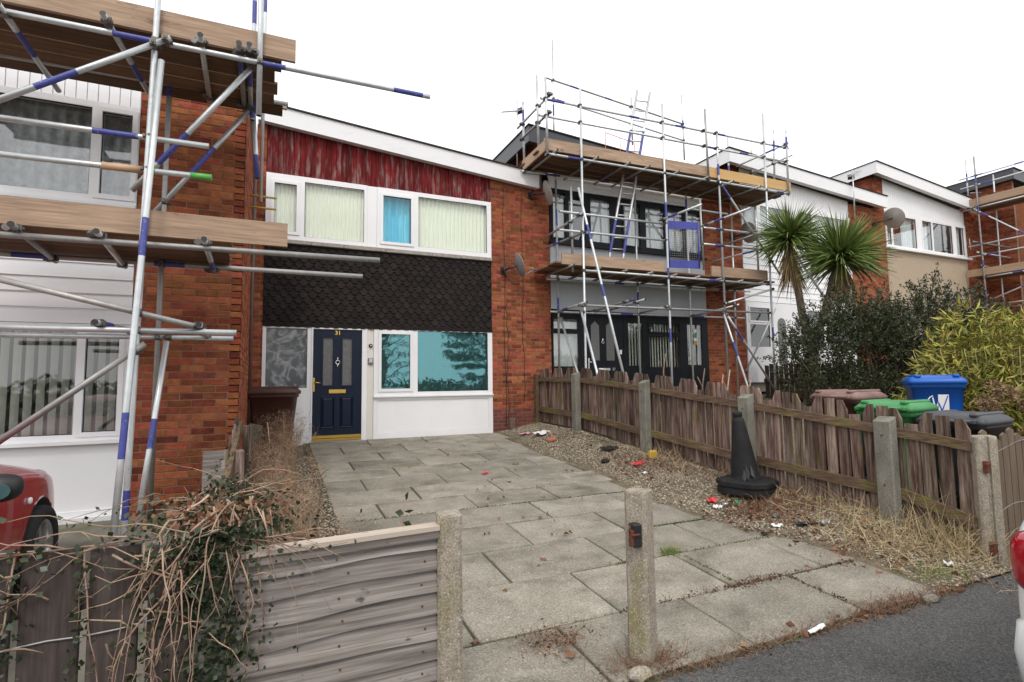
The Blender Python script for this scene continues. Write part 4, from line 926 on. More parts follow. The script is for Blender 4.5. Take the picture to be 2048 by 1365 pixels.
# blue ladder gate hung between two tubes
bgate = thing('ladder_gate', 'blue scaffold ladder gate with wire mesh panel, above the lower deck', 'gate', (8.3, 9.1, 4.1))
P0, P1 = Vector((7.93, 9.16, 0)), Vector((8.66, 9.02, 0)); dd = P1-P0
for za, zb, nm in ((4.98, 5.15, 'top_panel'), (4.10, 4.27, 'bottom_panel')):
    q = MB(); q.prism([P0+Vector((0, 0, za)), P1+Vector((0, 0, za)), P1+Vector((0, 0, zb)), P0+Vector((0, 0, zb))], (0, .02, 0)); obj(nm, q, BLUEG, bgate, fix=True)
for P_ in (P0, P1):
    q = MB(); q.tube(P_+Vector((0, 0, 4.1)), P_+Vector((0, 0, 5.15)), .018, 8); obj('gate_stile', q, BLUEG, bgate)
q = MB()
for i in range(1, 15): q.tube(P0+dd*i/15+Vector((0, .01, 4.27)), P0+dd*i/15+Vector((0, .01, 4.98)), .0028, 4)
for i in range(1, 14): q.tube(P0+Vector((0, .01, 4.27+i*.05)), P1+Vector((0, .01, 4.27+i*.05)), .0028, 4)
obj('wire_mesh', q, GALVD, bgate)
# ladder
lad = thing('ladder', 'aluminium pole ladder with blue painted lower rails leaning through the top deck', 'ladder', (6.7, 9.6, 4.0))
A0, A1, B0, B1 = Vector((6.56, 9.55, 3.97)), Vector((7.80, 9.9, 8.5)), Vector((6.88, 9.5, 3.97)), Vector((8.13, 9.85, 8.5))
for a, b in ((A0, A1), (B0, B1)):
    obj('stile', MB().tube(a, b, .030, 10, bands=[(.45, 1.25, 1), (2.9, 3.6, 1)]), [ALU, BLUET], lad)
for i in range(1, 17): obj('rung', MB().tube(A0+(A1-A0)*i/17, B0+(B1-B0)*i/17, .016, 8), ALU, lad)

SR = thing('scaffold', 'farthest scaffold with toe boards against the brick end house', 'scaffold', (22.3, 9.3, 2.5), 'scaffolds along the terrace')
scaffold(SR, RIGHT_TUBES, (4.7,))
toe(SR, (22.03, 10.3, 7.52), (22.03, 7.6, 7.50), .245, -.036, BOARDY); toe(SR, (22.03, 10.3, 5.07), (22.03, 7.6, 5.06), .245, -.036, BOARDY)
deck(SR, 7.6, 10.2, 22.06, 23.1, 7.47, 4, along='y'); deck(SR, 7.6, 10.2, 22.06, 23.1, 5.03, 4, along='y')

# ------------------------------------------------------------------ fences and posts
FP = [(8.70, 5.23, 1.80), (6.78, 5.31, 1.63), (4.93, 5.41, 1.435), (3.36, 5.54, 1.23)]
def ftop(y):
    ys = [2.6, 3.36, 4.93, 6.78, 8.7, 10.3]; zs = [1.12, 1.235, 1.44, 1.635, 1.80, 1.83]; return float(np.interp(y, ys, zs))
F1 = thing('picket_fence', 'weathered brown picket fence with scalloped tops along the gravel strip', 'fence', (5.35, 6.4, .3))
y = 10.32; i = 0
while y > 2.78:
    w_ = .106+rnd.uniform(-.007, .007); ph = i % 4; t = ftop(y-w_/2)+.03; x = fx(y)+.03; lean = rnd.uniform(-.012, .012); zb = slope(y)+heap(fx(y), y)+.03
    hi_, lo_ = t+.055, t-.05
    zL, zR = {0: (t-.075, t-.075), 1: (lo_, hi_), 2: (hi_, hi_), 3: (hi_, lo_)}[ph]      # far edge, near edge
    pts = [(x, y, zb), (x, y-w_, zb), (x, y-w_+lean, zR)]
    if ph == 1: pts += [(x, y-w_*.45+lean, hi_)]
    if ph == 3: pts += [(x, y-w_*.55+lean, hi_)]
    pts += [(x, y+lean, zL)]
    q = MB(); q.prism(pts, (.02, 0, 0)); obj('picket', q, FENCEZ, F1, fix=True)
    y -= w_+rnd.uniform(.010, .030); i += 1
for ya, yb in ((10.32, 8.76), (8.64, 6.84), (6.72, 4.99), (4.87, 3.42), (3.30, 2.69)):
    for dz, h in ((-.19, .085), (None, .10)):
        za = ftop(ya)+dz if dz else slope(ya)+heap(fx(ya), ya)+.24; zb = ftop(yb)+dz if dz else slope(yb)+heap(fx(yb), yb)+.22
        m_ = rnd.uniform(-.012, .012); q = MB(); xa, xb = fx(ya)+.027, fx(yb)+.027; xm = (xa+xb)/2
        q.prism([(xa, ya, za), (xm, (ya+yb)/2, (za+zb)/2+m_), (xb, yb, zb), (xb, yb, zb+h), (xm, (ya+yb)/2, (za+zb)/2+h+m_), (xa, ya, za+h)], (-.045, 0, 0)); obj('rail', q, FENCEY, F1, fix=True)
q = MB(); q.box(5.15, 5.23, 10.25, 10.335, .55, 1.79); obj('end_post', q, FENCEY, F1)
def conc_post(name, label, x, y, z1, w_=.115, d=.10, mat=CPOSTG, slant=.05, group=None, lean=(0, 0)):
    z0 = slope(y)+(heap(x, y) if x > 5 else 0)-.1; t = thing(name, label, 'post', (x, y, z0), group); q = MB(); h = w_/2; g = d/2
    c = .012; ring = [(-h+c, -g), (h-c, -g), (h, -g+c), (h, g-c), (h-c, g), (-h+c, g), (-h, g-c), (-h, -g+c)]
    V = [(x+a, y+b, z0) for a, b in ring]+[(x+a+lean[0], y+b+lean[1], z1-slant*(1-(a+h)/w_)) for a, b in ring]
    q.add(V, [(i, (i+1) % 8, 8+(i+1) % 8, 8+i) for i in range(8)]+[tuple(range(8, 16)), tuple(range(8))[::-1]]); obj('post', q, mat, t, fix=True)
    for zz in (z1-.18, z0+.45):
        q = MB(); q.tube((x-h-.006, y, zz), (x-h+.01, y, zz), .009, 8); obj('bolt', q, RUST, t)
    return t
for (yy, xx, zt), lb in zip(FP, ['concrete fence post next to the brick pier', 'concrete fence post between the brick pier and the cone', 'concrete fence post directly behind the black cone', 'concrete fence post in front of the green bin']):
    conc_post('concrete_post', lb, xx-.02, yy, zt, w_=.11, d=.17, slant=.05, group='concrete posts of the picket fence')
def notched_post(label, x, y, z1, rot, lean=(0, 0), groove=False, w_=.062, d=.058):
    """gate post with a groove down one face and weathered top"""
    z0 = -.15; t = thing('gate_post', label, 'post', (x, y, z0), 'concrete gate posts along the pavement'); q = MB()
    c, gr, gd = .016, .018, (.02 if groove else 0)
    ring = [(-w_+c, -d), (-gr, -d), (-gr*.7, -d+gd), (gr*.7, -d+gd), (gr, -d), (w_-c, -d), (w_, -d+c), (w_, d-c), (w_-c, d), (-w_+c, d), (-w_, d-c), (-w_, -d+c)]
    n = len(ring); M_ = Matrix.Rotation(rot, 3, 'Z'); V = []
    for lv, (zz, s) in enumerate([(z0, 1.06), (.0, 1.05), (.3, 1), (.7, 1), (z1-.012, .99), (z1, .93)]):
        for a, b in ring:
            p = M_ @ Vector((a*s, b*s, 0)); f = (zz-z0)/(z1-z0)
            V.append((x+p.x+lean[0]*f+rnd.uniform(-.0015, .0015), y+p.y+lean[1]*f+rnd.uniform(-.0015, .0015), zz+(rnd.uniform(-.006, .006) if lv >= 4 else 0)))
    F_ = [(l*n+i, l*n+(i+1) % n, (l+1)*n+(i+1) % n, (l+1)*n+i) for l in range(5) for i in range(n)]+[tuple(range(5*n, 6*n)), tuple(range(n))[::-1]]
    q.add(V, F_); obj('post', q, CPOST, t, fix=True); return t
notched_post('mossy concrete gate post at the end of the lapped fence panel', .835, 2.66, .955, rad(-12))
gp = notched_post('mossy concrete gate post with black latch, standing in front of the paving', 2.0, 2.65, .965, rad(-62), w_=.066, d=.066)
q = MB(); q.cbox(1.90, 1.955, 2.565, 2.625, .66, .79, .006).box(1.91, 1.945, 2.5615, 2.5645, .755, .78); obj('latch_box', q, BLACKP, gp)
q = MB(); q.cbox(1.875, 1.899, 2.565, 2.585, .67, .76, .003).tube((1.88, 2.56, .735), (1.93, 2.555, .735), .007, 6).tube((1.872, 2.57, .75), (1.872, 2.57, .79), .006, 6); obj('latch_hook', q, RUST, gp)
q = MB(); q.box(.772, .785, 2.60, 2.72, -.1, .85); 
g5 = notched_post('grooved concrete gate post with rusty iron socket beside the closed wooden gate', 5.72, 2.66, 1.09, rad(-42), groove=True, w_=.082, d=.07)
for za, zb in ((.08, .20), (.78, .88)):
    q = MB(); q.cbox(5.635, 5.665, 2.595, 2.635, za, zb, .004); obj('iron_socket', q, RUST, g5)
q = MB(); q.cbox(5.61, 5.67, 2.59, 2.61, .845, .865, .003); obj('hinge_pin', q, RUST, g5)
cp = conc_post('concrete_post', 'concrete post wrapped in ivy between the brown boards and the lapped panel', -.205, 2.67, .93, .115, .10, slant=0)
# lapped panel
F2 = thing('fence_panel', 'weathered lapped fence panel with wavy boards and pale top cap', 'fence', (.33, 2.66, 0))
px0, px1 = -.135, .768
z = -.18; i = 0; zs = []
while z < .83: zs.append(z); z += rnd.uniform(.095, .122)
ph = [rnd.uniform(0, 6) for _ in zs]
def lapboard(i):
    q = MB(); n = 14; z = zs[i]; h = .15; V = []
    for j in range(n+1):
        t = j/n; x = px0+(px1-px0)*t; tilt = .03*(t-.5)
        wv = .008*math.sin(t*4.2+ph[i])+.004*math.sin(t*9+ph[i]*2)+tilt*.6
        zt = min(z+h+.006*math.sin(t*5+ph[i]*3), .862)
        for (yy, zz) in ((2.634, z+wv), (2.646, z+wv), (2.672, zt), (2.664, zt)): V.append((x, yy, zz))
    F_ = []
    for j in range(n):
        for a in range(4): F_.append((j*4+a, j*4+(a+1) % 4, (j+1)*4+(a+1) % 4, (j+1)*4+a))
    F_ += [(0, 1, 2, 3), (n*4+3, n*4+2, n*4+1, n*4)]
    q.add(V, F_); return obj('lap_board', q, LAPX, F2, fix=True)
for i in range(len(zs)): lapboard(i)
q = MB(); q.prism([(px0-.01, 2.618, .83), (px1+.005, 2.618, .845), (px1+.005, 2.618, .885), (px0-.01, 2.618, .868)], (0, .02, 0)); obj('top_batten', q, LAPX, F2, fix=True)
q = MB(); q.prism([(px0-.012, 2.608, .869), (px1+.005, 2.608, .886), (px1+.005, 2.608, .908), (px0-.012, 2.608, .891)], (0, .085, 0)); obj('cap_rail', q, CAPX, F2, fix=True)
for xa in (px0+.0, px1-.03):
    q = MB(); q.box(xa, xa+.03, 2.675, 2.71, -.15, .84); obj('batten', q, LAPX, F2)
nl = MB()
for i, zz in enumerate(zs):
    for xx in (px0+.06+rnd.uniform(-.01, .01), (px0+px1)/2+rnd.uniform(-.03, .03), px1-.07+rnd.uniform(-.01, .01)):
        if zz+.06 < .8: nl.tube((xx, 2.638, zz+.055), (xx, 2.652, zz+.055), .005, 6)
kind(obj('nails', nl, RUST, F2), 'stuff')
# brown board fence
F3 = thing('board_fence', 'dark brown painted fence of wide upright boards overgrown by ivy', 'fence', (-.7, 2.67, 0))
for xa, xb, zt in [(-1.34, -1.17, .985), (-1.135, -.965, 1.0), (-.945, -.865, 1.0), (-.84, -.655, .985), (-.63, -.465, .975), (-.435, -.27, .96)]:
    q = MB(); q.cbox(xa, xb, 2.645, 2.667, -.15, zt, .003); obj('board', q, BROWNZ, F3)
for zz in (.22, .78):
    q = MB(); q.box(-1.36, -.26, 2.668, 2.71, zz-.04, zz+.04); obj('rail', q, BROWNZ, F3)
q = MB(); q.path([(-1.3+.11*t, 2.637-.004*math.sin(t), .62+.006*t+.006*math.sin(t*1.7)) for t in range(10)], .004, 5); obj('wire', q, GALVD, F3)
# old side fence between the two drives
F4 = thing('side_fence', 'old grey board fence running back between the drives under dead ivy', 'fence', (-.28, 4.6, .1))
for i in range(11):
    y = 2.95+i*.34; t = 1.06+.02*i+rnd.uniform(-.08, .05)+(.0 if i < 8 else .05); x = -.235-.008*i; w_ = .14
    q = MB(); q.prism([(x, y, slope(y)), (x, y+w_, slope(y)), (x+rnd.uniform(-.02, .02), y+w_, t-rnd.uniform(0, .08)), (x, y, t)], (-.02, 0, 0)); obj('board', q, LAPX if i % 2 else FENCEZ, F4, fix=True)
for zz in (.42, .95):
    q = MB(); q.prism([(-.232, 2.9, zz), (-.31, 6.6, zz+.2), (-.31, 6.6, zz+.28), (-.232, 2.9, zz+.08)], (.035, 0, 0)); obj('rail', q, FENCEY, F4, fix=True)
for yy in (4.35, 5.9):
    q = MB(); q.cbox(-.245, -.165, yy, yy+.09, slope(yy)-.1, 1.13+(yy-4)*.05, .01); obj('post', q, FENCEZ, F4)
q = MB(); q.box(-.52, -.29, 5.35, 5.375, .2, 1.05); obj('cross_board', q, LAPX, F4)
q = MB(); q.prism([(-.27, 8.9, .45), (-.10, 8.9, .45), (-.10, 8.9, 1.02), (-.27, 8.9, 1.06)], (0, .03, 0)); sb = obj('leaning_slab', q, CPOSTG, None, fix=True); tag(sb, 'grey slab leaning in the corner next to the brown bin by the door', 'slab')
# closed gate of the next plot
G1 = thing('wooden_gate', 'brown vertical board gate closed beside the grooved gate post', 'gate', (6.4, 2.75, 0))
x = 5.84; i = 0
while x < 7.6:
    w_ = .105; t = 1.06+.05*math.sin(i*1.6)
    q = MB(); q.prism([(x, 2.80, .02), (x+w_, 2.80, .02), (x+w_, 2.80, t-.015), (x+w_*.5, 2.80, t+.01), (x, 2.80, t-.015)], (0, -.02, 0)); obj('board', q, GATEZ, G1, fix=True); x += w_+.012; i += 1
for zz in (.25, .85):
    q = MB(); q.box(5.84, 7.6, 2.801, 2.84, zz, zz+.08); obj('rail', q, GATEZ, G1)
q = MB(); q.path([(5.8+.1*t, 2.772-.01*math.sin(t*.8), .86+.015*t+.01*math.sin(t)) for t in range(10)], .003, 5); q.path([(5.8+.1*t, 2.772-.01*math.sin(t*.8), .33+.012*t+.01*math.sin(t*1.3)) for t in range(10)], .003, 5); obj('wire', q, GALVD, G1)
# dark fence beyond the scaffolded drive
F5 = thing('dark_fence', 'dark board fence with bright gaps behind the bins and under the shrub', 'fence', (11.9, 8, 1.1))
y = 10.2; i = 0
while y > 5.2:
    w_ = .118; zb = gz(11.9, y)-.25; t = 1.98+.035*math.sin(i*1.57)
    q = MB(); q.prism([(11.9, y, zb), (11.9, y-w_, zb), (11.9, y-w_, t), (11.9, y, t+.02)], (.02, 0, 0)); obj('board', q, DARKWOOD, F5, fix=True); y -= w_+.026; i += 1
for zz in (1.55, 1.1):
    q = MB(); q.box(11.85, 11.898, 5.2, 10.2, zz, zz+.09); obj('rail', q, DARKWOOD, F5)
for yy in (8.9, 6.6):
    q = MB(); q.box(11.74, 11.845, yy, yy+.1, .9, 1.95); obj('post', q, CPOSTG, F5)
# ------------------------------------------------------------------ wheelie bins
def wheelie(label, x, y, z, rot, body, lidm, logo=False, h=1.07, open_=0.):
    t = thing('wheelie_bin', label, 'bin', (x, y, z), 'wheelie bins'); T_ = Matrix.Translation((x, y, z)) @ Matrix.Rotation(rot, 4, 'Z')
    def rr(hw, hd0, hd1, c):                                   # rounded rectangle ring
        out_ = []
        for cx, cy, a0 in ((hw-c, -hd0+c, -90), (hw-c, hd1-c, 0), (-hw+c, hd1-c, 90), (-hw+c, -hd0+c, 180)):
            for k_ in range(4): a = rad(a0+30*k_); out_.append((cx+c*math.cos(a), cy+c*math.sin(a)))
        return out_
    q = MB(); lev = [(.05, .215, .25, .22, .05), (.12, .225, .26, .24, .05), (.55, .25, .30, .28, .05), (h-.16, .275, .335, .31, .05), (h-.155, .295, .355, .33, .05), (h-.08, .297, .36, .335, .05)]
    n = 16
    for zz, a, b, c, r in lev: q.v += [(px, py, zz) for px, py in rr(a, b, c, r)]
    for l in range(len(lev)-1):
        for i in range(n): q.f.append((l*n+i, l*n+(i+1) % n, (l+1)*n+(i+1) % n, (l+1)*n+i)); q.m.append(0); q.s.append(l not in (3,))
    q.f.append(tuple(range(n))[::-1]); q.m.append(0); q.s.append(False); q.f.append(tuple(range((len(lev)-1)*n, len(lev)*n))); q.m.append(0); q.s.append(False)
    q.cbox(-.12, .12, .24, .30, .25, .8, .02)
    obj('body', q.xf(T_), body, t)
    q = MB(); n = 16; ring0 = rr(.305, .385, .35, .05); ring1 = rr(.31, .39, .352, .055); ring2 = rr(.27, .34, .31, .06); ring3 = rr(.2, .26, .24, .06)
    for rg, zz, cv in ((ring0, h-.105, 0), (ring1, h-.06, 0), (ring2, h-.02, .012), (ring3, h+.0, .016)): q.v += [(px, py, zz+cv*(1-(px/.31)**2)) for px, py in rg]
    for l in range(3):
        for i in range(n): q.f.append((l*n+i, l*n+(i+1) % n, (l+1)*n+(i+1) % n, (l+1)*n+i)); q.m.append(0); q.s.append(True)
    q.f.append(tuple(range(3*n, 4*n))); q.m.append(0); q.s.append(True); q.f.append(tuple(range(n))[::-1]); q.m.append(0); q.s.append(False)
    for sx in (-1, 1): q.cbox(sx*.20-.035, sx*.20+.035, -.36, .33, h-.02, h+.022, .015)     # two raised ribs
    lid = obj('lid', q.xf(T_), lidm, t)
    q = MB(); q.tube((-.22, .40, h-.06), (.22, .40, h-.06), .018, 10)
    for sx in (-.22, 0, .22): q.cbox(sx-.02, sx+.02, .32, .415, h-.085, h-.04, .008)
    obj('handle', q.xf(T_), lidm, t)
    for sx in (-1, 1):
        q = MB(); q.lathe([(.0, -.02), (.03, -.025), (.085, -.025), (.1, -.015), (.1, .015), (.085, .025), (.03, .025), (0, .02)], 18, mat=Matrix.Translation((sx*.25, .25, .1)) @ Matrix.Rotation(rad(90), 4, 'Y')); obj('wheel', q.xf(T_), RUBBER, t)
    if logo:
        q = MB(); yy = lambda zz: -(.30+(.335-.30)*(zz-.55)/(h-.16-.55))-.004
        def quad(pts): q.add([(a, yy(b), b) for a, b in pts], [tuple(range(len(pts)))])
        quad([(.0, .60), (.11, .60), (.11, .83), (.0, .83)])
        def stroke(p, r, w_): d = Vector((r[0]-p[0], r[1]-p[1])); nn = Vector((-d.y, d.x)).normalized()*w_/2; quad([(p[0]-nn.x, p[1]-nn.y), (p[0]+nn.x, p[1]+nn.y), (r[0]+nn.x, r[1]+nn.y), (r[0]-nn.x, r[1]-nn.y)])
        arc = [(-.04+.075*math.cos(rad(a)), .71+.105*math.sin(rad(a))) for a in range(100, 281, 20)]
        for a, b in zip(arc[:-1], arc[1:]): stroke(a, b, .014)
        stroke((-.055, .79), (-.03, .63), .016); stroke((-.03, .63), (0, .73), .014)
        quad([(.0, .575), (.11, .575), (.11, .585), (.0, .585)])
        emb = obj('emblem', q.xf(T_), WHITEP, t)
        q = MB(); yb = lambda zz: yy(zz)-.003
        def quad(pts): q.add([(a, yb(b), b) for a, b in pts], [tuple(range(len(pts)))])
        stroke((.0, .73), (.035, .62), .015); stroke((.035, .62), (.10, .815), .012)
        obj('emblem_stroke', q.xf(T_), body, emb)
    return t
wheelie('brown wheelie bin standing by the navy front door', .04, 9.35, gz(0, 9.35), rad(82), BINBROWN, BINBROWN)
wheelie('blue wheelie bin with white emblem in front of the bamboo', 8.15, 4.30, gz(8.15, 4.3)+.03, rad(-54), BINBLUE, BINBLUE, True)
wheelie('brown wheelie bin with pale faded lid behind the picket fence', 6.86, 4.62, gz(6.86, 4.62)-.03, rad(95), BINBROWN, M('faded_brown_lid', (.16, .085, .07), (.24, .15, .13), (4, 4, 4), rough=.6))
wheelie('green wheelie bin behind the picket fence', 6.66, 3.92, gz(6.66, 3.92)-.02, rad(100), BINGREEN, BINGREEN)
wheelie('dark grey wheelie bin behind the picket fence and wooden gate', 6.72, 3.28, gz(6.72, 3.28)-.05, rad(96), BINDARK, BINGREY)

# ------------------------------------------------------------------ black cone
CX, CY = reproj(5.55, 5.11); cz = slope(CY)+heap(CX, CY)-.01
CN = thing('traffic_cone', 'tall black rubber traffic cone with torn skirt and heavy base', 'cone', (CX, CY, cz))
TC = Matrix.Translation((CX, CY, cz)) @ Matrix.Rotation(rad(20), 4, 'Z') @ Matrix.Scale(.99, 4)
q = MB()
def octa(r, z, c=.55): return [(a*r, b*r, z) for a, b in ((1, -c), (1, c), (c, 1), (-c, 1), (-1, c), (-1, -c), (-c, -1), (c, -1))]
lv = [octa(.285, 0), octa(.295, .02), octa(.295, .075), octa(.28, .08), octa(.28, .10), octa(.30, .105), octa(.30, .15), octa(.285, .165), octa(.17, .172)]
for l in lv: q.v += l
for l in range(len(lv)-1):
    for i in range(8): q.f.append((l*8+i, l*8+(i+1) % 8, (l+1)*8+(i+1) % 8, (l+1)*8+i)); q.m.append(0); q.s.append(False)
q.f.append(tuple(range(64, 72))); q.m.append(0); q.s.append(False)
obj('base', q.xf(TC), RUBBER, CN)
q = MB(); tilt = Matrix.Rotation(rad(4), 4, 'Y'); tilt = Matrix.Rotation(rad(-5), 4, Vector((.4, .9, 0)))
q.lathe([(.172, .160), (.172, .185), (.158, .195), (.150, .24), (.138, .36), (.105, .60), (.072, .84), (.066, .875), (.052, .88), (.050, .905), (.056, .91), (.056, .945), (.044, .955), (.036, .95), (.036, .9)], 28)
obj('cone_body', q.xf(Matrix.Translation((CX, CY, cz)) @ tilt @ Matrix.Scale(.99, 4)), RUBBER, CN)
q = MB()
for a0, z0, z1, w_ in ((-128, .20, .37, .05), (-108, .22, .35, .045), (-140, .18, .30, .05)):
    a = rad(a0); r0, r1 = .160, .143
    p = [(math.cos(a-w_/.15*.5)*r0*1.16, math.sin(a-w_/.15*.5)*r0*1.16, z0+.02), (math.cos(a)*r0*1.28, math.sin(a)*r0*1.28, z0-.01), (math.cos(a+w_/.15*.5)*r0*1.1, math.sin(a+w_/.15*.5)*r0*1.1, z0+.05), (math.cos(a)*r1, math.sin(a)*r1, z1)]
    q.add(p+[(x*.96, y*.96, z+.004) for x, y, z in p], [(0, 1, 3), (1, 2, 3), (4, 7, 5), (5, 7, 6), (0, 4, 5, 1), (1, 5, 6, 2)])
obj('torn_flap', q.xf(Matrix.Translation((CX, CY, cz)) @ tilt @ Matrix.Scale(.99, 4)), BINDARK, CN)

# ------------------------------------------------------------------ dishes and aerials
def dish(label, c, mount, nrm, d, mat):
    c, mount, nrm = Vector(c), Vector(mount), Vector(nrm).normalized(); t = thing('satellite_dish', label, 'satellite dish', mount, 'satellite dishes'); M_ = Matrix.Translation(c) @ nrm.to_track_quat('Z', 'Y').to_matrix().to_4x4()
    q = MB(); R_ = d/2; prof = [(R_*k_/6, .10*d*(k_/6)**2-.02) for k_ in range(7)]+[(R_*1.02, .10*d-.02), (R_*1.02, .10*d-.03)]+[(R_*k_/6, .10*d*(k_/6)**2-.032) for k_ in range(6, -1, -1)]; prof[0] = (.001, prof[0][1]); prof[-1] = (.001, prof[-1][1])
    obj('reflector', q.lathe(prof, 28, mat=M_), mat, t)
    back = c-nrm*.05; q = MB(); q.tube(back, mount+Vector((0, -.10, 0)), .02, 8).tube(mount+Vector((0, -.10, -.12)), mount+Vector((0, -.10, .1)), .022, 8).tube(mount, mount+Vector((0, -.1, 0)), .018, 8); q.cbox(mount.x-.06, mount.x+.06, mount.y-.012, mount.y, mount.z-.08, mount.z+.08, .003); obj('wall_bracket', q, BLACKP, t)
    dn = (Vector((0, 0, -1))-nrm*Vector((0, 0, -1)).dot(nrm)).normalized(); tip = c+nrm*(d*.62)+dn*d*.34
    q = MB(); q.tube(c+dn*R_*.95, tip, .012, 8); obj('feed_arm', q, mat, t)
    q = MB(); q.tube(tip-(c-tip).normalized()*.04, tip+(c-tip).normalized()*.07, .024, 10); obj('receiver', q, GREYP, t)
dish('grey satellite dish halfway up the brick pier of number 31', (4.70, 10.06, 4.07), (4.47, D, 4.0), (.94, -.12, .30), .50, DISH)
dish('pale satellite dish at the top of the brick pier under the white fascia', (5.36, 10.0, 5.70), (5.15, D, 5.73), (.93, -.22, .30), .52, DISHW)
dish('satellite dish behind the middle scaffold tubes', (11.30, 10.0, 5.45), (11.1, D, 5.4), (.94, -.12, .30), .55, DISHW)
dish('round satellite dish on the brick pier beside the palm', (17.45, 9.95, 6.55), (17.1, D, 6.45), (.90, .05, .30), .62, DISHW)
def aerial(label, x, y, z0, z1, zb, bd, n=9, half=.12):
    t = thing('tv_aerial', label, 'aerial', (x, y, z0), 'television aerials'); obj('mast', MB().tube((x, y, z0), (x+.02, y, z1), .016, 8), ALU, t)
    bd = Vector(bd); a = Vector((x, y, zb)); q = MB(); q.tube(a-bd*.25, a+bd, .011, 6); obj('boom', q, ALU, t)
    s = bd.normalized().cross(Vector((0, 0, 1))).normalized()
    for i in range(n): p = a-bd*.1+bd*1.05*i/(n-1); obj('element', MB().tube(p-s*half*(1-.05*i), p+s*half*(1-.05*i), .005, 5), ALU, t)
    q = MB(); q.add([tuple(a-bd*.2+s*.09*i+Vector((0, 0, .08*j)) - bd*.06*abs(j)) for i in (-1, 1) for j in (-1, 0, 1)], [(0, 1, 4, 3), (1, 2, 5, 4)]); obj('reflector', q, BLACKP, t)
aerial('television aerial above the white fascia of number 31', 5.09, 10.9, 6.35, 8.2, 7.93, (-.50, -.28, -.26), 10, .10)
aerial('television aerial on the far brick pier above the palm', 15.62, 9.95, 6.3, 7.8, 7.62, (-.35, -.4, -.05), 7, .16)
aerial('small distant aerial above the far roofs', 17.5, 15.5, 8.0, 9.15, 9.0, (-.2, .3, 0), 5, .14)

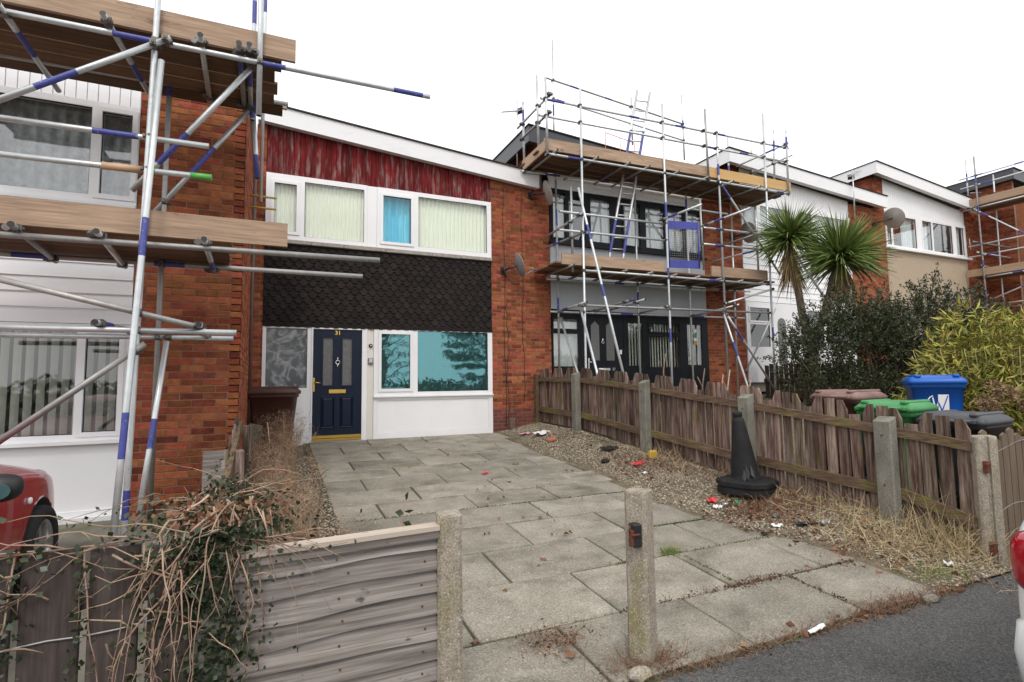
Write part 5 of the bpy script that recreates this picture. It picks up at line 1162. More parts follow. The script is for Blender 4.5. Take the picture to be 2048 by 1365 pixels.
# ------------------------------------------------------------------ cars
def car(label, T_, paintm, tail=True):
    t = thing('parked_car', label, 'car', T_.translation, None)
    st = [(1.97, .38, .50, .58, .62, .3), (1.92, .27, .66, .66, .72, .45), (1.75, .21, .78, .73, .82, .52), (1.45, .20, .83, .80, .92, .56), (1.05, .20, .845, .87, .99, .58), (.72, .20, .85, .91, 1.04, .62),
          (.15, .20, .85, .94, 1.37, .60), (-.4, .20, .85, .95, 1.46, .60), (-1.05, .20, .85, .97, 1.44, .59), (-1.55, .21, .84, .98, 1.34, .56), (-1.80, .23, .81, .97, 1.10, .60), (-1.93, .27, .76, .90, .97, .58), (-1.985, .38, .62, .72, .80, .45)]
    q = MB(); prof = []
    for x, zb, hw, zs, zt, wt in st:
        h = [(0, zb), (hw*.88, zb), (hw*.985, zb+.10), (hw, (zb+zs)/2), (hw*.985, zs-.06), (hw*.955, zs), (wt, zt-.035), (wt*.55, zt), (0, zt+.006)]
        prof.append([(x, -a, z) for a, z in h]+[(x, a, z) for a, z in h[-2:0:-1]])
    n = len(prof[0])
    for p in prof: q.v += p
    for l in range(len(prof)-1):
        for i in range(n):
            mi = 0
            if i in (5, n-6) and 5 <= l <= 8: mi = 1
            if i in (6, 7, 8, n-9+2, n-8, n-7) and l == 5: mi = 1
            if i in (6, 7, 8, 9) and l == 9: mi = 1
            q.f.append((l*n+i, (l+1)*n+i, (l+1)*n+(i+1) % n, l*n+(i+1) % n)); q.m.append(mi); q.s.append(True)
    q.f.append(tuple(range(n))); q.m.append(0); q.s.append(True); q.f.append(tuple(range((len(prof)-1)*n, len(prof)*n))[::-1]); q.m.append(0); q.s.append(True)
    me = q.mesh('body', [paintm, G_DARK, BLACKP]); bm = bmesh.new(); bm.from_mesh(me); bmesh.ops.recalc_face_normals(bm, faces=bm.faces); bm.to_mesh(me); bm.free()
    tmp = bpy.data.objects.new('tmp', me); COL.objects.link(tmp); sm = tmp.modifiers.new('s', 'SUBSURF'); sm.levels = 3; sm.render_levels = 3
    cut = MB()
    for wx in (1.22, -1.25):
        for sy in (-1, 1): cut.tube((wx, sy*.60, .30), (wx, sy*1.0, .30), .355, 28, mi=0)
    cme = cut.mesh('cut', [BLACKP]); co = bpy.data.objects.new('cut', cme); COL.objects.link(co)
    bo = tmp.modifiers.new('b', 'BOOLEAN'); bo.operation = 'DIFFERENCE'; bo.object = co; bo.solver = 'EXACT'
    try: bo.material_mode = 'TRANSFER'
    except Exception: pass
    dg = bpy.context.evaluated_depsgraph_get(); res = bpy.data.meshes.new_from_object(tmp.evaluated_get(dg)); bpy.data.objects.remove(tmp); bpy.data.objects.remove(co)
    res.transform(T_); obj('body', res, None, t)
    for wx in (1.22, -1.25):
        for sy in (-1, 1):
            W_ = T_ @ Matrix.Translation((wx, sy*.77, .30)) @ Matrix.Rotation(rad(90)*-sy, 4, 'X')
            q = MB(); q.lathe([(.19, -.09), (.25, -.10), (.285, -.09), (.30, -.06), (.30, .06), (.285, .09), (.25, .10), (.20, .085), (.195, .06)], 32, mat=W_); wh = obj('wheel', q, TYRE, t)
            q = MB(); q.lathe([(.205, .075), (.19, .085), (.18, .06), (.17, .0)], 32, mat=W_)
            for k_ in range(7):
                a = 2*math.pi*k_/7; c_, s_ = math.cos(a), math.sin(a); pr = [(-.028, .02), (.028, .02), (.018, .19), (-.018, .19)]
                b0 = len(q.v); q.prism([(c_*v-s_*u_, s_*v+c_*u_, .05) for u_, v in pr], (0, 0, .022)); q.xf(W_, b0)
            b0 = len(q.v); q.lathe([(0, .075), (.045, .07), (.05, .05)], 16); q.xf(W_, b0); obj('rim', q, RIM, wh)
            q = MB(); q.lathe([(.001, -.02), (.19, -.02)], 24, mat=W_); obj('brake_backing', q, BLACKP, wh)
    def blob(name, c, r, mat, e=2.6, seg=16):
        q = MB(); rows_ = 10
        sg = lambda v: math.copysign(abs(v)**(2/e), v)
        prof_ = []
        for j in range(rows_+1):
            b = -math.pi/2+math.pi*j/rows_
            for i in range(seg): a = 2*math.pi*i/seg; q.v.append((c[0]+r[0]*sg(math.cos(b))*sg(math.cos(a)), c[1]+r[1]*sg(math.cos(b))*sg(math.sin(a)), c[2]+r[2]*sg(math.sin(b))))
        for j in range(rows_):
            for i in range(seg): q.f.append((j*seg+i, j*seg+(i+1) % seg, (j+1)*seg+(i+1) % seg, (j+1)*seg+i)); q.m.append(0); q.s.append(True)
        return obj(name, q.xf(T_), mat, t)
    for sy in (-1, 1):
        mi = blob('mirror', (.20, sy*.94, .965), (.08, .115, .075), BLACKP)
        q = MB(); pts = [(.115, sy*.94+.088*math.cos(a)*1.0, .965+.052*math.sin(a)) for a in [2*math.pi*k_/16 for k_ in range(16)]]; q.prism(pts, (-.006, 0, 0)); obj('mirror_glass', q.xf(T_), M('mirror_painted_reflection', (.05, .115, .12), (.09, .17, .18), (9, 9, 9), rough=.12), mi, fix=True)  # teal painted on the glass in place of a reflected view
        blob('tail_light', (-1.87, sy*.672, .80), (.10, .105, .13), REDLENS, 3.2); blob('headlight', (1.74, sy*.56, .70), (.14, .15, .06), glass('headlamp_glass', (.8, .85, .85), (1, 1, 1), .2))
        blob('side_repeater', (.98, sy*.845, .70), (.026, .012, .022), WHITEP)
    q = MB(); q.box(-1.995, -1.975, -.26, .26, .42, .53); obj('number_plate', q.xf(T_), LITY, t)
    blob('rear_bumper', (-1.80, 0, .42), (.19, .80, .19), paintm, 5, 40)
    q = MB(); q.cbox(-1.96, -1.8, -.55, .55, .21, .30, .03); obj('rear_valance', q.xf(T_), BLACKP, t)
    return t
car('red car parked on the drive in front of the white clad house', Matrix.Translation((-2.30, 3.76, .085)) @ Matrix.Rotation(rad(90.5), 4, 'Z') @ Matrix.Rotation(rad(-4.2), 4, 'Y'), CARRED)
car('white car with red tail light parked at the edge of the tarmac', Matrix.Translation((4.83, .545, .03)) @ Matrix.Rotation(rad(1), 4, 'Z'), CARWHITE)

# ------------------------------------------------------------------ palm
def palm():
    z0 = gz(11, 8.2); t = thing('cabbage_palm', 'cabbage palm with two green sword leaf heads beside the middle scaffold', 'tree', (11.0, 8.2, z0))
    h1, h2 = Vector((10.82, 8.42, 4.86)), Vector((11.36, 7.60, 4.27)); f = Vector((11.0, 8.15, 2.3))
    q = MB(); q.path([(11.0, 8.2, z0-.1), (11.02, 8.18, 1.6), f, f+Vector((-.1, .1, .7)), (h1+f*.25)/1.25+Vector((0, 0, -.2)), h1], [.14, .12, .11, .085, .07, .05], 10); q.path([f, f+Vector((.12, -.2, .6)), h2+Vector((-.1, .15, -.5)), h2], [.10, .085, .07, .05], 10)
    obj('trunk', q, BARK, t)
    for hd, L_, n in ((h1, .84, 560), (h2, 1.0, 760)):
        u = rng.uniform(-.3, 1, n); a = rng.uniform(0, 6.283, n); d = np.stack([np.cos(a)*np.sqrt(1-u*u*.98), np.sin(a)*np.sqrt(1-u*u*.98), u], 1)
        V, F_ = ribbons(np.array(hd)+d*.06+np.array([0, 0, 1])*rng.uniform(-.15, .1, (n, 1)), d, L_*rng.uniform(.75, 1.1, n), rng.uniform(.03, .05, n), 4, rng.uniform(.15, .9, n)*(1.1-u))
        obj('crown', npmesh('crown', V, F_, PALM), None, t)
        n = 260; a = rng.uniform(0, 6.283, n); d = np.stack([np.cos(a)*.55, np.sin(a)*.55, np.full(n, -.8)], 1)
        V, F_ = ribbons(np.array(hd)+np.array([0, 0, -.12])-np.array([0, 0, 1])*rng.uniform(0, .7, (n, 1)), d, rng.uniform(.4, .85, n), rng.uniform(.02, .04, n), 4, .5)
        obj('dead_leaves', npmesh('dead_leaves', V, F_, PALMD), None, t)
palm()
RX = np.array([.912, -.41, 0]); FX = np.array([.41, .912, 0])
def shrub():
    C0 = np.array([11.5, 6.5, 0]); z0 = .75; t = thing('evergreen_shrub', 'large dark evergreen shrub with loose upright twigs behind the bins', 'shrub', (11.5, 6.5, z0))
    lobes = [(-2.2, 2.1, .42, .8), (-2.0, 1.5, .5, .5), (-1.55, 2.5, .6, .85), (-.9, 2.75, .6, .7), (-.3, 2.7, .6, .7), (1.2, 2.6, .6, .8), (.2, 2.0, .8, .7), (-1.5, 1.6, .6, .6), (-.8, 2.3, .75, .8), (-.1, 2.35, .7, .85), (.55, 2.9, .5, .85), (.9, 2.2, .8, .9), (1.5, 2.05, .6, .75), (-.9, 1.45, .8, .5), (.2, 1.5, .9, .5), (1.25, 1.45, .7, .5), (2.0, 2.5, .35, .65)]
    br = MB(); P, Dd = [], []
    for s, z, rs, rz in lobes:
        c = C0+RX*s+np.array([0, 0, z]); n = int(165*rs*rz/.5)
        br.path([(C0[0], C0[1], z0-.1), tuple(C0*.5+c*.5+np.array([.05, 0, -z*.3+.2])), tuple(c)], [.05, .035, .018], 6)
        for _ in range(n):
            d = unit(rng.normal(size=3)); p0 = c+d*np.array([rs, rs, rz])*rng.uniform(.15, .85); tw = unit(d*.8+np.array([0, 0, 1.0])+rng.normal(size=3)*.3); L_ = rng.uniform(.15, .42)
            if rng.random() < .35: br.tube(tuple(p0-tw*.15), tuple(p0+tw*L_), .006, 4, r2=.002, caps=False)
            m = int(rng.integers(16, 30)); tt = rng.uniform(0, 1, (m, 1)); P.append(p0+tw*L_*tt+rng.normal(size=(m, 3))*.02); Dd.append(unit(tw+rng.normal(size=(m, 3))*.8))
    obj('branches', br, BARK, t); P = np.concatenate(P); Dd = np.concatenate(Dd)
    V, F_ = leaves(P, Dd, rng.uniform(.04, .078, len(P)), .42); obj('crown', npmesh('crown', V, F_, SHRUB), None, t)
shrub()
def bamboo():
    C0 = np.array([9.7, 4.0, 0]); t = thing('bamboo_clump', 'yellow green bamboo clump behind the blue bin', 'shrub', (9.7, 4.0, .6))
    n = 15000; d = unit(rng.normal(size=(n, 3))); d[:, 2] = np.abs(d[:, 2]); r = rng.uniform(.35, 1.04, (n, 1))**.7
    P = C0+np.array([0, 0, .55])+(RX[None]*d[:, :1]*1.75+FX[None]*d[:, 1:2]*1.1+np.array([0, 0, 1])[None]*d[:, 2:]*2.0)*r; P[:, 2] += .12*np.sin(P[:, 0]*5)+.1*np.sin(P[:, 1]*6)
    D_ = unit(d*.5+rng.normal(size=(n, 3))*.6+np.array([0, 0, -.15])); V, F_ = leaves(P, D_, rng.uniform(.10, .22, n), .14, .2, .15); obj('foliage', npmesh('foliage', V, F_, BAMBOO), None, t)
    q = MB()
    for _ in range(60):
        a = rng.normal(size=2)*.5; q.path([(C0[0]+a[0]*.6, C0[1]+a[1]*.5, .5), (C0[0]+a[0], C0[1]+a[1]*.8, 1.5), (C0[0]+a[0]*1.1, C0[1]+a[1]*.9, 2.0)], [.01, .008, .004], 5)
    obj('canes', q, STRAW, t)
    n = 0; Vs = []
    for _ in range(85):
        a = rng.uniform(-1, 1); b = rng.uniform(.2, .75); c = C0+RX*a*1.5-FX*(1.02-.1*abs(a))+np.array([0, 0, .6+b*1.2]); m = 130; dd = unit(rng.normal(size=(m, 3))); Vs.append(leaves(c+dd*np.array([.10, .10, .06])*rng.uniform(.5, 1, (m, 1)), dd, .035, .8))
    V, F_ = join(Vs); obj('flower_heads', npmesh('flower_heads', V, F_, BAMBOOD), None, t)
bamboo()
for lb, x, y, z in (('terracotta pot hanging on the dark fence, upper one', 11.7, 8.95, 1.55), ('terracotta pot hanging on the dark fence, lower one', 11.7, 8.98, 1.18)):
    q = MB(); q.lathe([(.001, 0), (.075, 0), (.10, .16), (.12, .16), (.12, .2), (.10, .2), (.09, .12), (.001, .12)], 18, mat=Matrix.Translation((x-.06, y, z))); tag(obj('plant_pot', q, TERRA), lb, 'pot', 'hanging pots')

# trees across the street, seen only mirrored in the glass
def tree(label, x, y, h, rx, n, mat):
    t = thing('street_tree', label, 'tree', (x, y, 0), 'trees across the street'); q = MB(); q.path([(x, y, -.1), (x+.1, y, h*.3), (x, y+.1, h*.6), (x+.1, y, h*.95)], [.2, .16, .1, .03], 8)
    for k_ in range(14): a = k_*2.4; zz = h*(.3+.045*k_); q.path([(x, y, zz), (x+math.cos(a)*rx*.5, y+math.sin(a)*rx*.5, zz+h*.14), (x+math.cos(a)*rx*.9, y+math.sin(a)*rx*.9, zz+h*.22)], [.07, .04, .012], 5)
    obj('trunk', q, BARK, t); d = unit(rng.normal(size=(n, 3)))*rng.uniform(.3, 1, (n, 1))**.5*np.array([rx, rx, h*.4]); cl = np.round(d*1.2)/1.2; P = np.array([x, y, h*.62])+d*.55+cl*.45
    V, F_ = leaves(P, rng.normal(size=(n, 3)), .15, .6); obj('crown', npmesh('crown', V, F_, mat), None, t)
tree('dark tree across the street reflected in the ground floor window', 15.5, -19, 7.5, 3.4, 14000, SHRUB)
tree('loose bare tree across the street reflected in the window', 8.0, -22, 6.5, 2.6, 1800, DEADR)
tree('broad tree across the street reflected in the narrow window', 4.5, -17, 7.0, 3.0, 9000, SHRUB)
n = 9000; P = np.stack([rng.uniform(-12, 40, n), rng.uniform(-15.6, -13.5, n), rng.uniform(0, 1.9, n)], 1); V, F_ = leaves(P, rng.normal(size=(n, 3)), .3, .6); kind(tag(obj('hedgerow', npmesh('hedgerow', V, F_, SHRUB)), 'long dark hedgerow on the far side of the street', 'hedge'), 'stuff')

# ------------------------------------------------------------------ ivy and brambles
def bramble():
    t = thing('ivy_bramble', 'tangle of dying ivy and pale bramble stems hanging over the brown fence', 'ivy', (-.3, 2.75, 0))
    q = MB(); LP, LD = [], []
    def stem(p, d, L_, r0, grav, wob, front=2.62, leafy=.2):
        p = Vector(p); d = Vector(d).normalized(); n = max(4, int(L_/.055)); pts = [p.copy()]
        for _ in range(n):
            d = (d+Vector((rnd.gauss(0, wob), rnd.gauss(0, wob*.5), rnd.gauss(0, wob)-grav))).normalized(); p = p+d*L_/n
            if p.z < .97 and p.x < .02 and p.y > front: p.y = front-rnd.uniform(0, .01)
            pts.append(p.copy())
            if rnd.random() < leafy: LP.append(tuple(p+Vector((rnd.gauss(0, .015), rnd.gauss(0, .008)-.008, rnd.gauss(0, .015))))); LD.append((rnd.gauss(0, 1), -.5+rnd.gauss(0, .6), rnd.gauss(0, 1)-.3))
        q.path(pts, [r0*(1-.75*i/n) for i in range(n+1)], 5)
        for i in range(2, n-1):                          # short side twigs
            if rnd.random() < .5: e = pts[i]+Vector((rnd.gauss(0, .03), -abs(rnd.gauss(0, .015)), rnd.gauss(0, .025))); q.path([pts[i], (pts[i]+e)/2+Vector((0, 0, .006)), e], [r0*.45, r0*.35, r0*.15], 4)
        return pts
    top = lambda: (rnd.gauss(-.22, .10), 2.66+rnd.uniform(-.02, .25), 1.02+rnd.uniform(-.02, .09))
    for _ in range(38): stem(top(), (rnd.gauss(-.25, .45), -.5, rnd.uniform(-1, .1)), rnd.uniform(.25, .95), rnd.choice((.003, .0035, .0045, .006)), rnd.uniform(.15, .38), .2)
    for _ in range(26): stem((rnd.uniform(-.95, .0), 2.62, rnd.uniform(.35, .98)), (rnd.gauss(0, 1), -.15, rnd.gauss(-.2, .7)), rnd.uniform(.12, .4), rnd.choice((.003, .004, .0055)), .1, .3, leafy=.4)
    for _ in range(14): stem((rnd.uniform(-1.2, -.1), 2.63, .99), (rnd.choice((-1, 1)), -.1, .15), rnd.uniform(.3, .7), .0035, .05, .15, leafy=.8)
    for _ in range(20): stem((rnd.gauss(-.2, .12), rnd.uniform(2.8, 3.5), 1.05), (rnd.gauss(0, 1), rnd.gauss(0, .6), .3), rnd.uniform(.3, .6), .004, .12, .2, front=9, leafy=.8)
    for xx in (-.855, -.645, -.45): stem((xx, 2.63, .98), (0, -.1, -1), .75, .004, .03, .08, leafy=.95)
    for _ in range(7): stem((rnd.uniform(-.1, .05), 2.61, .95), (1, -.4, rnd.uniform(-.5, .3)), rnd.uniform(.25, .5), .0028, .09, .14, front=2.60, leafy=.3)
    obj('stems', q, STEM, t)
    n = 2600; P = np.stack([rng.normal(-.2, .15, n), rng.uniform(2.68, 3.55, n), np.zeros(n)], 1); P[:, 2] = 1.0+.10*np.exp(-((P[:, 0]+.2)/.16)**2)-.06*rng.random(n)-.3*rng.random(n)**2
    n2 = 1700; P2 = np.stack([rng.normal(-.2, .085, n2), rng.uniform(2.585, 2.62, n2), 1.0-.85*rng.random(n2)**1.5], 1); P2[:, 0] += .04*np.sin(P2[:, 2]*14)
    n3 = 750; P3 = np.stack([rng.normal(-.3, .1, n3), rng.uniform(3.6, 6.2, n3), rng.uniform(.3, 1.0, n3)], 1)
    n4 = 520; P4 = np.stack([rng.choice([-.855, -.645, -.45, -.25], n4)+rng.normal(0, .022, n4), rng.uniform(2.60, 2.64, n4), rng.uniform(.0, 1.0, n4)], 1)
    P = np.concatenate([P, P2, P3, P4, np.array(LP)]); Dd = np.concatenate([rng.normal(size=(n+n2+n3+n4, 3))+np.array([0, -.4, 0]), np.array(LD)])
    V, F_ = leaves(P, Dd, rng.uniform(.014, .034, len(P)), .85, .2); obj('foliage', npmesh('foliage', V, F_, IVY), None, t)
    n = 420; P = np.stack([rng.normal(-.22, .12, n), rng.uniform(2.64, 3.2, n), 1.0+.08*rng.random(n)], 1); V, F_ = leaves(P, rng.normal(size=(n, 3)), rng.uniform(.02, .04, n), .8, .3); obj('withered_leaves', npmesh('withered_leaves', V, F_, LEAFB), None, t)
bramble()

# ------------------------------------------------------------------ weeds
def tuft(P, h, w_, spread, droop, seg=4, wob=.18):
    n = len(P); d = rng.normal(size=(n, 3))*spread+np.array([0, 0, 1]); return ribbons(P, d, h, w_, seg, droop, wob)
def ground_pts(n, cx, cy, sx, sy): cx, cy = reproj(cx, cy); x = rng.normal(cx, sx, n); y = rng.normal(cy, sy, n); x = np.minimum(x, [fx(b)-.02 for b in y]) if cx > 4.15 else x; return np.stack([x, y, np.array([slope(b)+heap(a, b) for a, b in zip(x, y)])], 1)
def weed(name, label, cat, parts, mat, grp=None, stuff=True):
    V, F_ = join(parts); o = tag(obj(name, npmesh(name, V, F_, mat)), label, cat, grp)
    if stuff: kind(o, 'stuff')
    return o
def fluffy(cx, cy, sx, sy, n, h):
    """dry branching weed: stalks plus many fine curling side threads"""
    P = ground_pts(n, cx, cy, sx, sy); hh = h*rng.uniform(.55, 1.05, n); d = unit(rng.normal(size=(n, 3))*.16+np.array([0, 0, 1])); a = ribbons(P, d, hh, .006, 5, .12, .05)
    m = n*34; k_ = rng.integers(0, n, m); t = rng.uniform(.3, 1, m)[:, None]; Q = P[k_]+d[k_]*hh[k_][:, None]*t*.95; e = rng.normal(size=(m, 3))*.9+d[k_]*.6
    return [a, ribbons(Q+rng.normal(size=(m, 3))*.012, e, rng.uniform(.05, .13, m), .0034, 4, .5, .35)]
weed('dead_weeds', 'tall feathery dead weed in front of the brown bin', 'weeds', fluffy(.22, 8.75, .12, .16, 95, .80), DEAD)
weed('dead_weeds', 'mass of brown dead weeds along the left gravel strip', 'weeds', fluffy(.03, 6.9, .18, .85, 270, .64)+fluffy(.12, 5.2, .17, .45, 130, .52)+fluffy(.30, 4.6, .15, .3, 30, .4), DEAD)
q = MB(); q.path([(.36, 4.9, slope(4.9)), (.38, 4.95, .45), (.42, 5.0, .7), (.40, 5.02, .86)], [.011, .009, .006, .003], 6)
for i in range(9): z = .42+.05*i; a = i*2.4; q.path([(.40, 4.97, z), (.40+.06*math.cos(a), 4.97+.06*math.sin(a), z+.05), (.40+.11*math.cos(a), 4.97+.11*math.sin(a), z+.06)], [.004, .003, .001], 4)
tag(obj('dead_stalk', q, BARK), 'single upright dry stalk on the left gravel strip', 'stalk')
q = MB(); q.path([(-.02, 8.3, slope(8.3)), (.0, 8.3, .8), (-.03, 8.32, 1.1)], [.009, .008, .005], 6); tag(obj('bare_stick', q, STRAW), 'pale bare stick standing in front of the brown bin by the door', 'stick')
line = lambda n, x0, y0, x1, y1, s: (lambda t: np.stack([x0+(x1-x0)*t+rng.normal(0, s, n), y0+(y1-y0)*t+rng.normal(0, s, n), np.zeros(n)], 1))(rng.random(n))
def onz(P, dz=.0): P[:, 2] = [slope(b)+dz for b in P[:, 1]]; return P
weed('dry_weeds', 'reddish dry weeds rooted in the paving joints and along the tarmac edge', 'weeds', [tuft(onz(np.concatenate([line(350, 2.3, 3.15, 4.5, 3.15, .03), line(300, 3.2, 3.15, 3.7, 3.15, .035)])), rng.uniform(.02, .09, 650), .004, .9, .9), tuft(onz(line(260, 1.0, 3.15, 2.3, 3.15, .012)), rng.uniform(.015, .05, 260), .003, 1, .9), tuft(onz(line(2200, 2.1, 2.49, 5.2, 2.52, .04)), rng.uniform(.02, .085, 2200), .004, .9, .9), tuft(onz(line(260, 3.78, 3.15, 3.80, 2.6, .02)), rng.uniform(.02, .06, 260), .004, 1, .9),
     tuft(onz(line(200, 1.2, 3.83, 3.6, 3.85, .01)), rng.uniform(.01, .03, 200), .003, 1, .9), tuft(ground_pts(420, 1.62, 3.0, .12, .08), rng.uniform(.03, .1, 420), .004, 1.2, .8), tuft(onz(ground_pts(900, 1.98, 2.60, .14, .06)), rng.uniform(.03, .13, 900), .0035, .7, .6), tuft(onz(ground_pts(600, 4.1, 2.50, .25, .05)), rng.uniform(.04, .12, 600), .004, 1, .7)], DEADR)
weed('dry_weeds', 'reddish dead weeds and leaf litter round the black cone', 'weeds', [tuft(ground_pts(2000, 5.35, 4.55, .3, .22), rng.uniform(.04, .16, 2000), .004, 1.2, .8), tuft(ground_pts(260, 5.75, 5.75, .12, .35), rng.uniform(.08, .3, 260), .004, .5, .5), tuft(ground_pts(1100, 5.4, 6.9, .3, .4), rng.uniform(.04, .16, 1100), .004, 1.3, .8), tuft(ground_pts(500, 4.75, 3.25, .2, .2), rng.uniform(.04, .12, 500), .004, 1.3, .8)], DEADR)
weed('straw_grass', 'pale straw grass along the foot of the picket fence', 'grass', [tuft(ground_pts(1300, 5.6, 3.35, .28, .36), rng.uniform(.10, .40, 1300), .0045, 1.0, .9), tuft(ground_pts(220, 5.85, 3.0, .10, .15), rng.uniform(.25, .6, 220), .005, .45, .5), tuft(ground_pts(260, 5.85, 7.2, .1, .4), rng.uniform(.1, .35, 260), .004, .8, .7), tuft(ground_pts(300, 5.7, 4.3, .2, .3), rng.uniform(.1, .3, 300), .004, 1.2, .9)], STRAW)
for lb, x, y, s, n, h in (('yellow green grass tuft growing from a paving joint behind the gate post', 3.23, 3.86, .05, 260, .10), ('green grass tuft at the corner of the tarmac by the gate post', 5.05, 2.72, .13, 380, .12), ('small green tuft on the far gravel strip', 4.92, 8.74, .06, 170, .13), ('tiny grass tuft in the middle of the paving', 3.38, 7.46, .03, 90, .07), ('grass sprigs in the joint below the white panel', 2.3, 9.72, .30, 140, .06), ('grass and weeds at the foot of the left brick wall', -.95, 6.35, .2, 420, .12)):
    weed('grass_tuft', lb, 'grass', [tuft(onz(ground_pts(n, x, y, s, s*(.25 if s > .25 else .6)), .005), rng.uniform(.5, 1.1, n)*h, .004, .6, .8)], GRASS, 'grass tufts')
P = np.concatenate([onz(line(900, .8, 5.68, 4.1, 5.66, .010), .004), ground_pts(500, 5.2, 8.6, .18, .7), onz(line(700, 3.2, 4.47, 4.6, 4.47, .012), .004), onz(line(500, 2.6, 3.83, 4.7, 3.83, .015), .004), onz(line(400, 3.3, 3.75, 3.3, 3.2, .01), .004)])
V, F_ = leaves(P, rng.normal(size=(len(P), 3))+np.array([0, 0, .4]), .016, .9); kind(tag(obj('moss', npmesh('moss', V, F_, MOSS)), 'moss in the paving joints and along the fence foot', 'moss'), 'stuff')
P = np.concatenate([onz(line(170, 2.2, 3.15, 4.6, 3.15, .018), .010), onz(line(200, 3.2, 3.15, 3.7, 3.15, .03), .010), onz(line(700, 2.05, 2.49, 5.3, 2.52, .03), -.005), onz(line(350, 3.9, 2.5, 4.4, 2.5, .04), -.002), ground_pts(700, 5.3, 4.5, .3, .2), onz(ground_pts(500, 1.98, 2.58, .14, .05)), onz(line(90, 3.78, 3.15, 3.8, 2.55, .015), .01), ground_pts(80, 1.62, 3.0, .12, .07), ground_pts(500, 5.5, 6.9, .3, .4), ground_pts(600, 5.6, 3.3, .3, .35)])
V, F_ = leaves(P, rng.normal(size=(len(P), 3))*np.array([1, 1, .5]), rng.uniform(.010, .028, len(P)), .8, .5, .2); kind(tag(obj('leaf_mould', npmesh('leaf_mould', V, F_, MULCH)), 'dark leaf mould and soil crumbs in joints and along the tarmac edge', 'debris'), 'stuff')
n = 420; P = np.concatenate([ground_pts(420, 5.3, 4.65, .3, .3), ground_pts(160, 5.4, 6.9, .3, .4), ground_pts(120, 5.0, 3.3, .3, .3), ground_pts(80, 5.2, 9.2, .35, .5), onz(line(50, 1, 3, 4.5, 9.5, .6), .012), onz(line(20, 2.4, 2.45, 4.8, 2.5, .04), .01)]); P[:, 2] += .015
V, F_ = leaves(P, rng.normal(size=(len(P), 3))*np.array([1, 1, .35]), rng.uniform(.03, .075, len(P)), .7, .5, .2); kind(tag(obj('fallen_leaves', npmesh('fallen_leaves', V, F_, LEAFB)), 'brown fallen leaves lying round the cone and paving', 'leaves'), 'stuff')
q = MB(); q.path([(.62, 2.72, .78), (.615, 2.72, .95), (.63, 2.72, 1.02)], [.004, .003, .002], 5); sp = thing('ivy_sprig', 'small ivy sprig poking up behind the lapped fence panel', 'ivy', (.62, 2.72, .8)); obj('stem', q, STEM, sp)
for p_, d_ in (((.62, 2.72, .96), (-1, -.2, .3)), ((.62, 2.72, .97), (1, -.2, .1)), ((.63, 2.72, 1.02), (.2, -.2, 1)), ((.615, 2.715, .92), (1, 0, -.5))):
    V, F_ = leaves(np.array([p_]), np.array([d_], float), .05, .7); obj('leaf', npmesh('leaf', V, F_, IVY), None, sp)
PS = thing('pruned_shrub', 'bare pruned shrub stems poking above the picket fence', 'shrub', (6.55, 6.6, gz(6.55, 6.6)))
for i, (x, y, h) in enumerate([(5.75, 6.05, .6), (5.72, 5.55, .66), (5.8, 5.75, .55), (5.72, 5.2, .62), (5.8, 6.95, .75)]):
    z = gz(x, y); q = MB(); q.path([(x, y, z), (x+.02, y, z+h*1.0+.35), (x+.05, y-.03, z+h+.62)], [.014, .012, .008], 6); q.path([(x+.02, y, z+h+.35), (x-.05, y+.02, z+h+.5)], [.006, .003], 5)
    obj('stem', q, STEM, PS)

# ------------------------------------------------------------------ litter
def crumple(name, label, cat, x, y, sx, sy, h, mat, rot=0., n=6):
    sx, sy, h = sx*.75, sy*.75, h*.55; x, y = reproj(x, y)
    q = MB(); z0 = slope(y)+heap(x, y)+.012; c_, s_ = math.cos(rot), math.sin(rot); V = []
    for lay in (0, -.004):
        for j in range(n+1):
            for i in range(n+1):
                a, b = (i/n-.5)*sx*(1+rnd.uniform(-.06, .06)), (j/n-.5)*sy*(1+rnd.uniform(-.06, .06)); hh = h*abs(math.sin(i*1.9+x*7)*math.cos(j*2.3+y*5)+rnd.uniform(-.3, .3)) if lay == 0 else None
                if lay == 0: V.append((x+a*c_-b*s_, y+a*s_+b*c_, z0+hh+.0764*(b*c_+a*s_)))
                else: p = V[j*(n+1)+i]; V.append((p[0], p[1], p[2]-.004))
    m = n+1; o2 = m*m; F_ = []
    for j in range(n):
        for i in range(n): a = j*m+i; F_ += [(a, a+1, a+m+1, a+m), (o2+a, o2+a+m, o2+a+m+1, o2+a+1)]
    q.add(V, F_); return tag(obj(name, q, mat), label, cat, 'litter on the ground')
crumple('paper_sheet', 'large white crumpled paper at the foot of the brick pier', 'litter', 5.16, 9.95, .55, .3, .07, LITW, .5)
crumple('paper_scrap', 'pale pink paper scrap beside the white paper by the pier', 'litter', 4.78, 9.98, .36, .16, .05, LITP, .1)
crumple('plastic_scrap', 'bright red scrap lying on the middle of the paving', 'litter', 2.75, 7.08, .13, .08, .03, LITR, .3, 4)
crumple('paper_ball', 'small white scrap on the gravel in front of the fence middle', 'litter', 4.92, 6.37, .13, .07, .04, LITW, 0, 4)
crumple('red_bag', 'red and white crumpled bag among dead weeds on the gravel', 'litter', 5.25, 6.9, .34, .14, .06, LITR, .2)
crumple('red_wrapper', 'red crumpled wrapper at the paving edge near the cone', 'litter', 4.78, 4.93, .16, .13, .08, LITR, .7, 5)
crumple('white_wrapper', 'white wrapper lying just in front of the red wrapper', 'litter', 4.66, 4.72, .13, .10, .05, LITW, .3, 5)
crumple('black_scrap', 'black plastic scrap on the gravel near the fence post', 'litter', 5.09, 3.95, .26, .13, .05, LITB, -.3)
crumple('foil_scrap', 'silver foil scrap beside the black plastic scrap', 'litter', 5.34, 3.92, .22, .10, .04, LITF, .2)
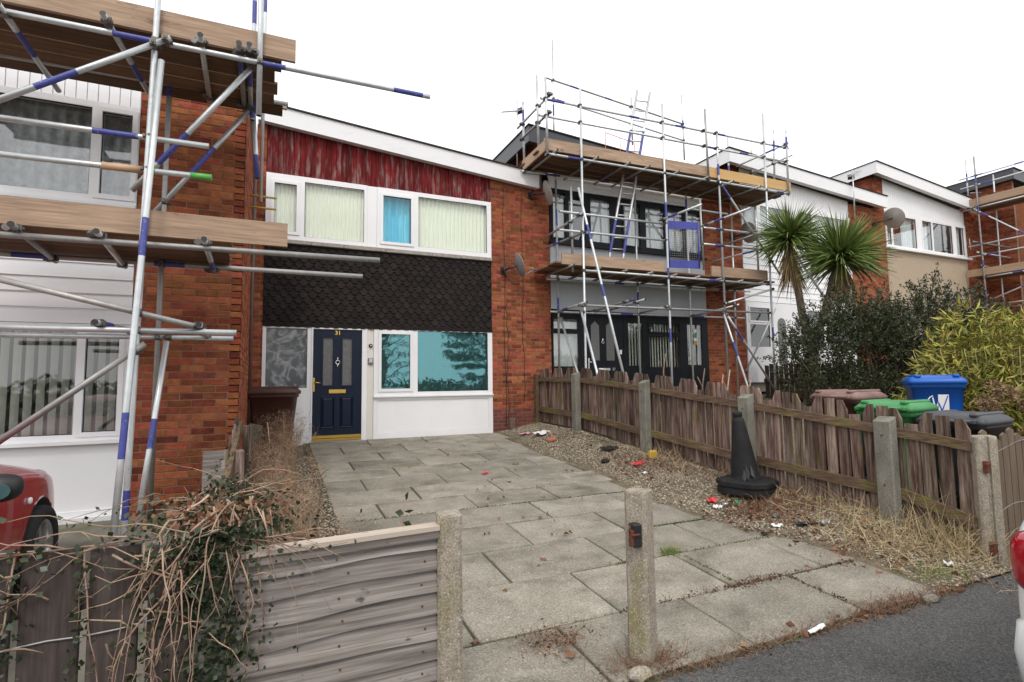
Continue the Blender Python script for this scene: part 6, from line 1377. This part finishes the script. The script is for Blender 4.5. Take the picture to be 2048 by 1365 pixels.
crumple('clear_plastic', 'pale plastic sheet at the paving edge in front of the leaf litter', 'litter', 4.76, 4.03, .17, .11, .025, LITW, .4, 5)
crumple('small_black_scrap', 'flat black scrap lying on a paving slab', 'litter', 4.44, 3.9, .11, .06, .012, LITB, .2, 4)
crumple('blue_scrap', 'tiny blue scrap lying on a paving slab', 'litter', 3.89, 3.91, .06, .04, .015, LITT, .2, 4)
crumple('turquoise_scrap', 'turquoise scrap in the leaf litter in front of the cone', 'litter', 5.0, 4.25, .09, .06, .03, LITT, .2, 4)
crumple('tissue', 'white tissue on the grass by the grooved gate post', 'litter', 5.27, 2.76, .12, .09, .05, LITW, .5, 5)
crumple('white_tape', 'white torn strip at the edge of the tarmac', 'litter', 3.22, 2.46, .24, .05, .02, LITW, .15, 5)
crumple('dark_cloth', 'dark scraps of cloth in the moss near the far fence', 'litter', 5.55, 8.1, .5, .28, .05, LITB, .3)
bx_, by_ = reproj(4.72, 4.72); bz_ = slope(by_)+heap(bx_, by_)+.03; q = MB(); q.tube((bx_, by_, bz_), (bx_+.14, by_-.01, bz_+.01), .03, 12).tube((bx_+.14, by_-.01, bz_+.01), (bx_+.18, by_-.012, bz_+.012), .028, 12, r2=.014); bt = obj('bottle', q, glass('clear_plastic_bottle', (.85, .88, .86), (1, 1, 1), .1)); tag(bt, 'clear plastic bottle with green cap near the cone', 'bottle'); q = MB(); q.tube((bx_+.18, by_-.012, bz_+.012), (bx_+.22, by_-.015, bz_+.014), .022, 10); obj('cap', q, LITG, bt)
bx_, by_ = reproj(5.78, 7.24); bz_ = slope(by_)+heap(bx_, by_)-.01; q = MB(); q.cbox(bx_-.065, bx_+.065, by_-.03, by_+.03, bz_, bz_+.12, .012); tag(obj('sponge_block', q, LITY), 'yellow sponge block standing at the fence foot', 'sponge')
for lb, x, y, s, mt in (('broken orange brick lump on the far gravel', 4.92, 9.15, .07, TERRA), ('dark round stone on the gravel edge', 4.83, 7.21, .05, RUBBER), ('small stone lying at the tarmac edge', 4.42, 2.45, .045, CPOSTG), ('pale rubble stone at the foot of the gate post', 1.86, 2.5, .05, CPOST)):
    bm = bmesh.new(); bmesh.ops.create_icosphere(bm, subdivisions=2, radius=s)
    for v in bm.verts: v.co = Vector((v.co.x*1.5, v.co.y, v.co.z*.75))*(1+rnd.uniform(-.12, .12))
    me = bpy.data.meshes.new('stone'); bm.to_mesh(me); bm.free(); me.materials.append(mt); x, y = reproj(x, y); tag(obj('stone', me, None, None, (x, y, slope(y)+heap(x, y)+s*.4)), lb, 'stone', 'loose stones')
q = MB(); q.path([(5.12+.07*t, 4.5-.26*t, slope(4.5-.26*t)+heap(5.12+.07*t, 4.5-.26*t)+.015+.01*math.sin(t)) for t in range(6)], .006, 5); tag(obj('pale_cane', q, STRAW), 'long pale cane lying between the cone and the picket fence', 'cane')
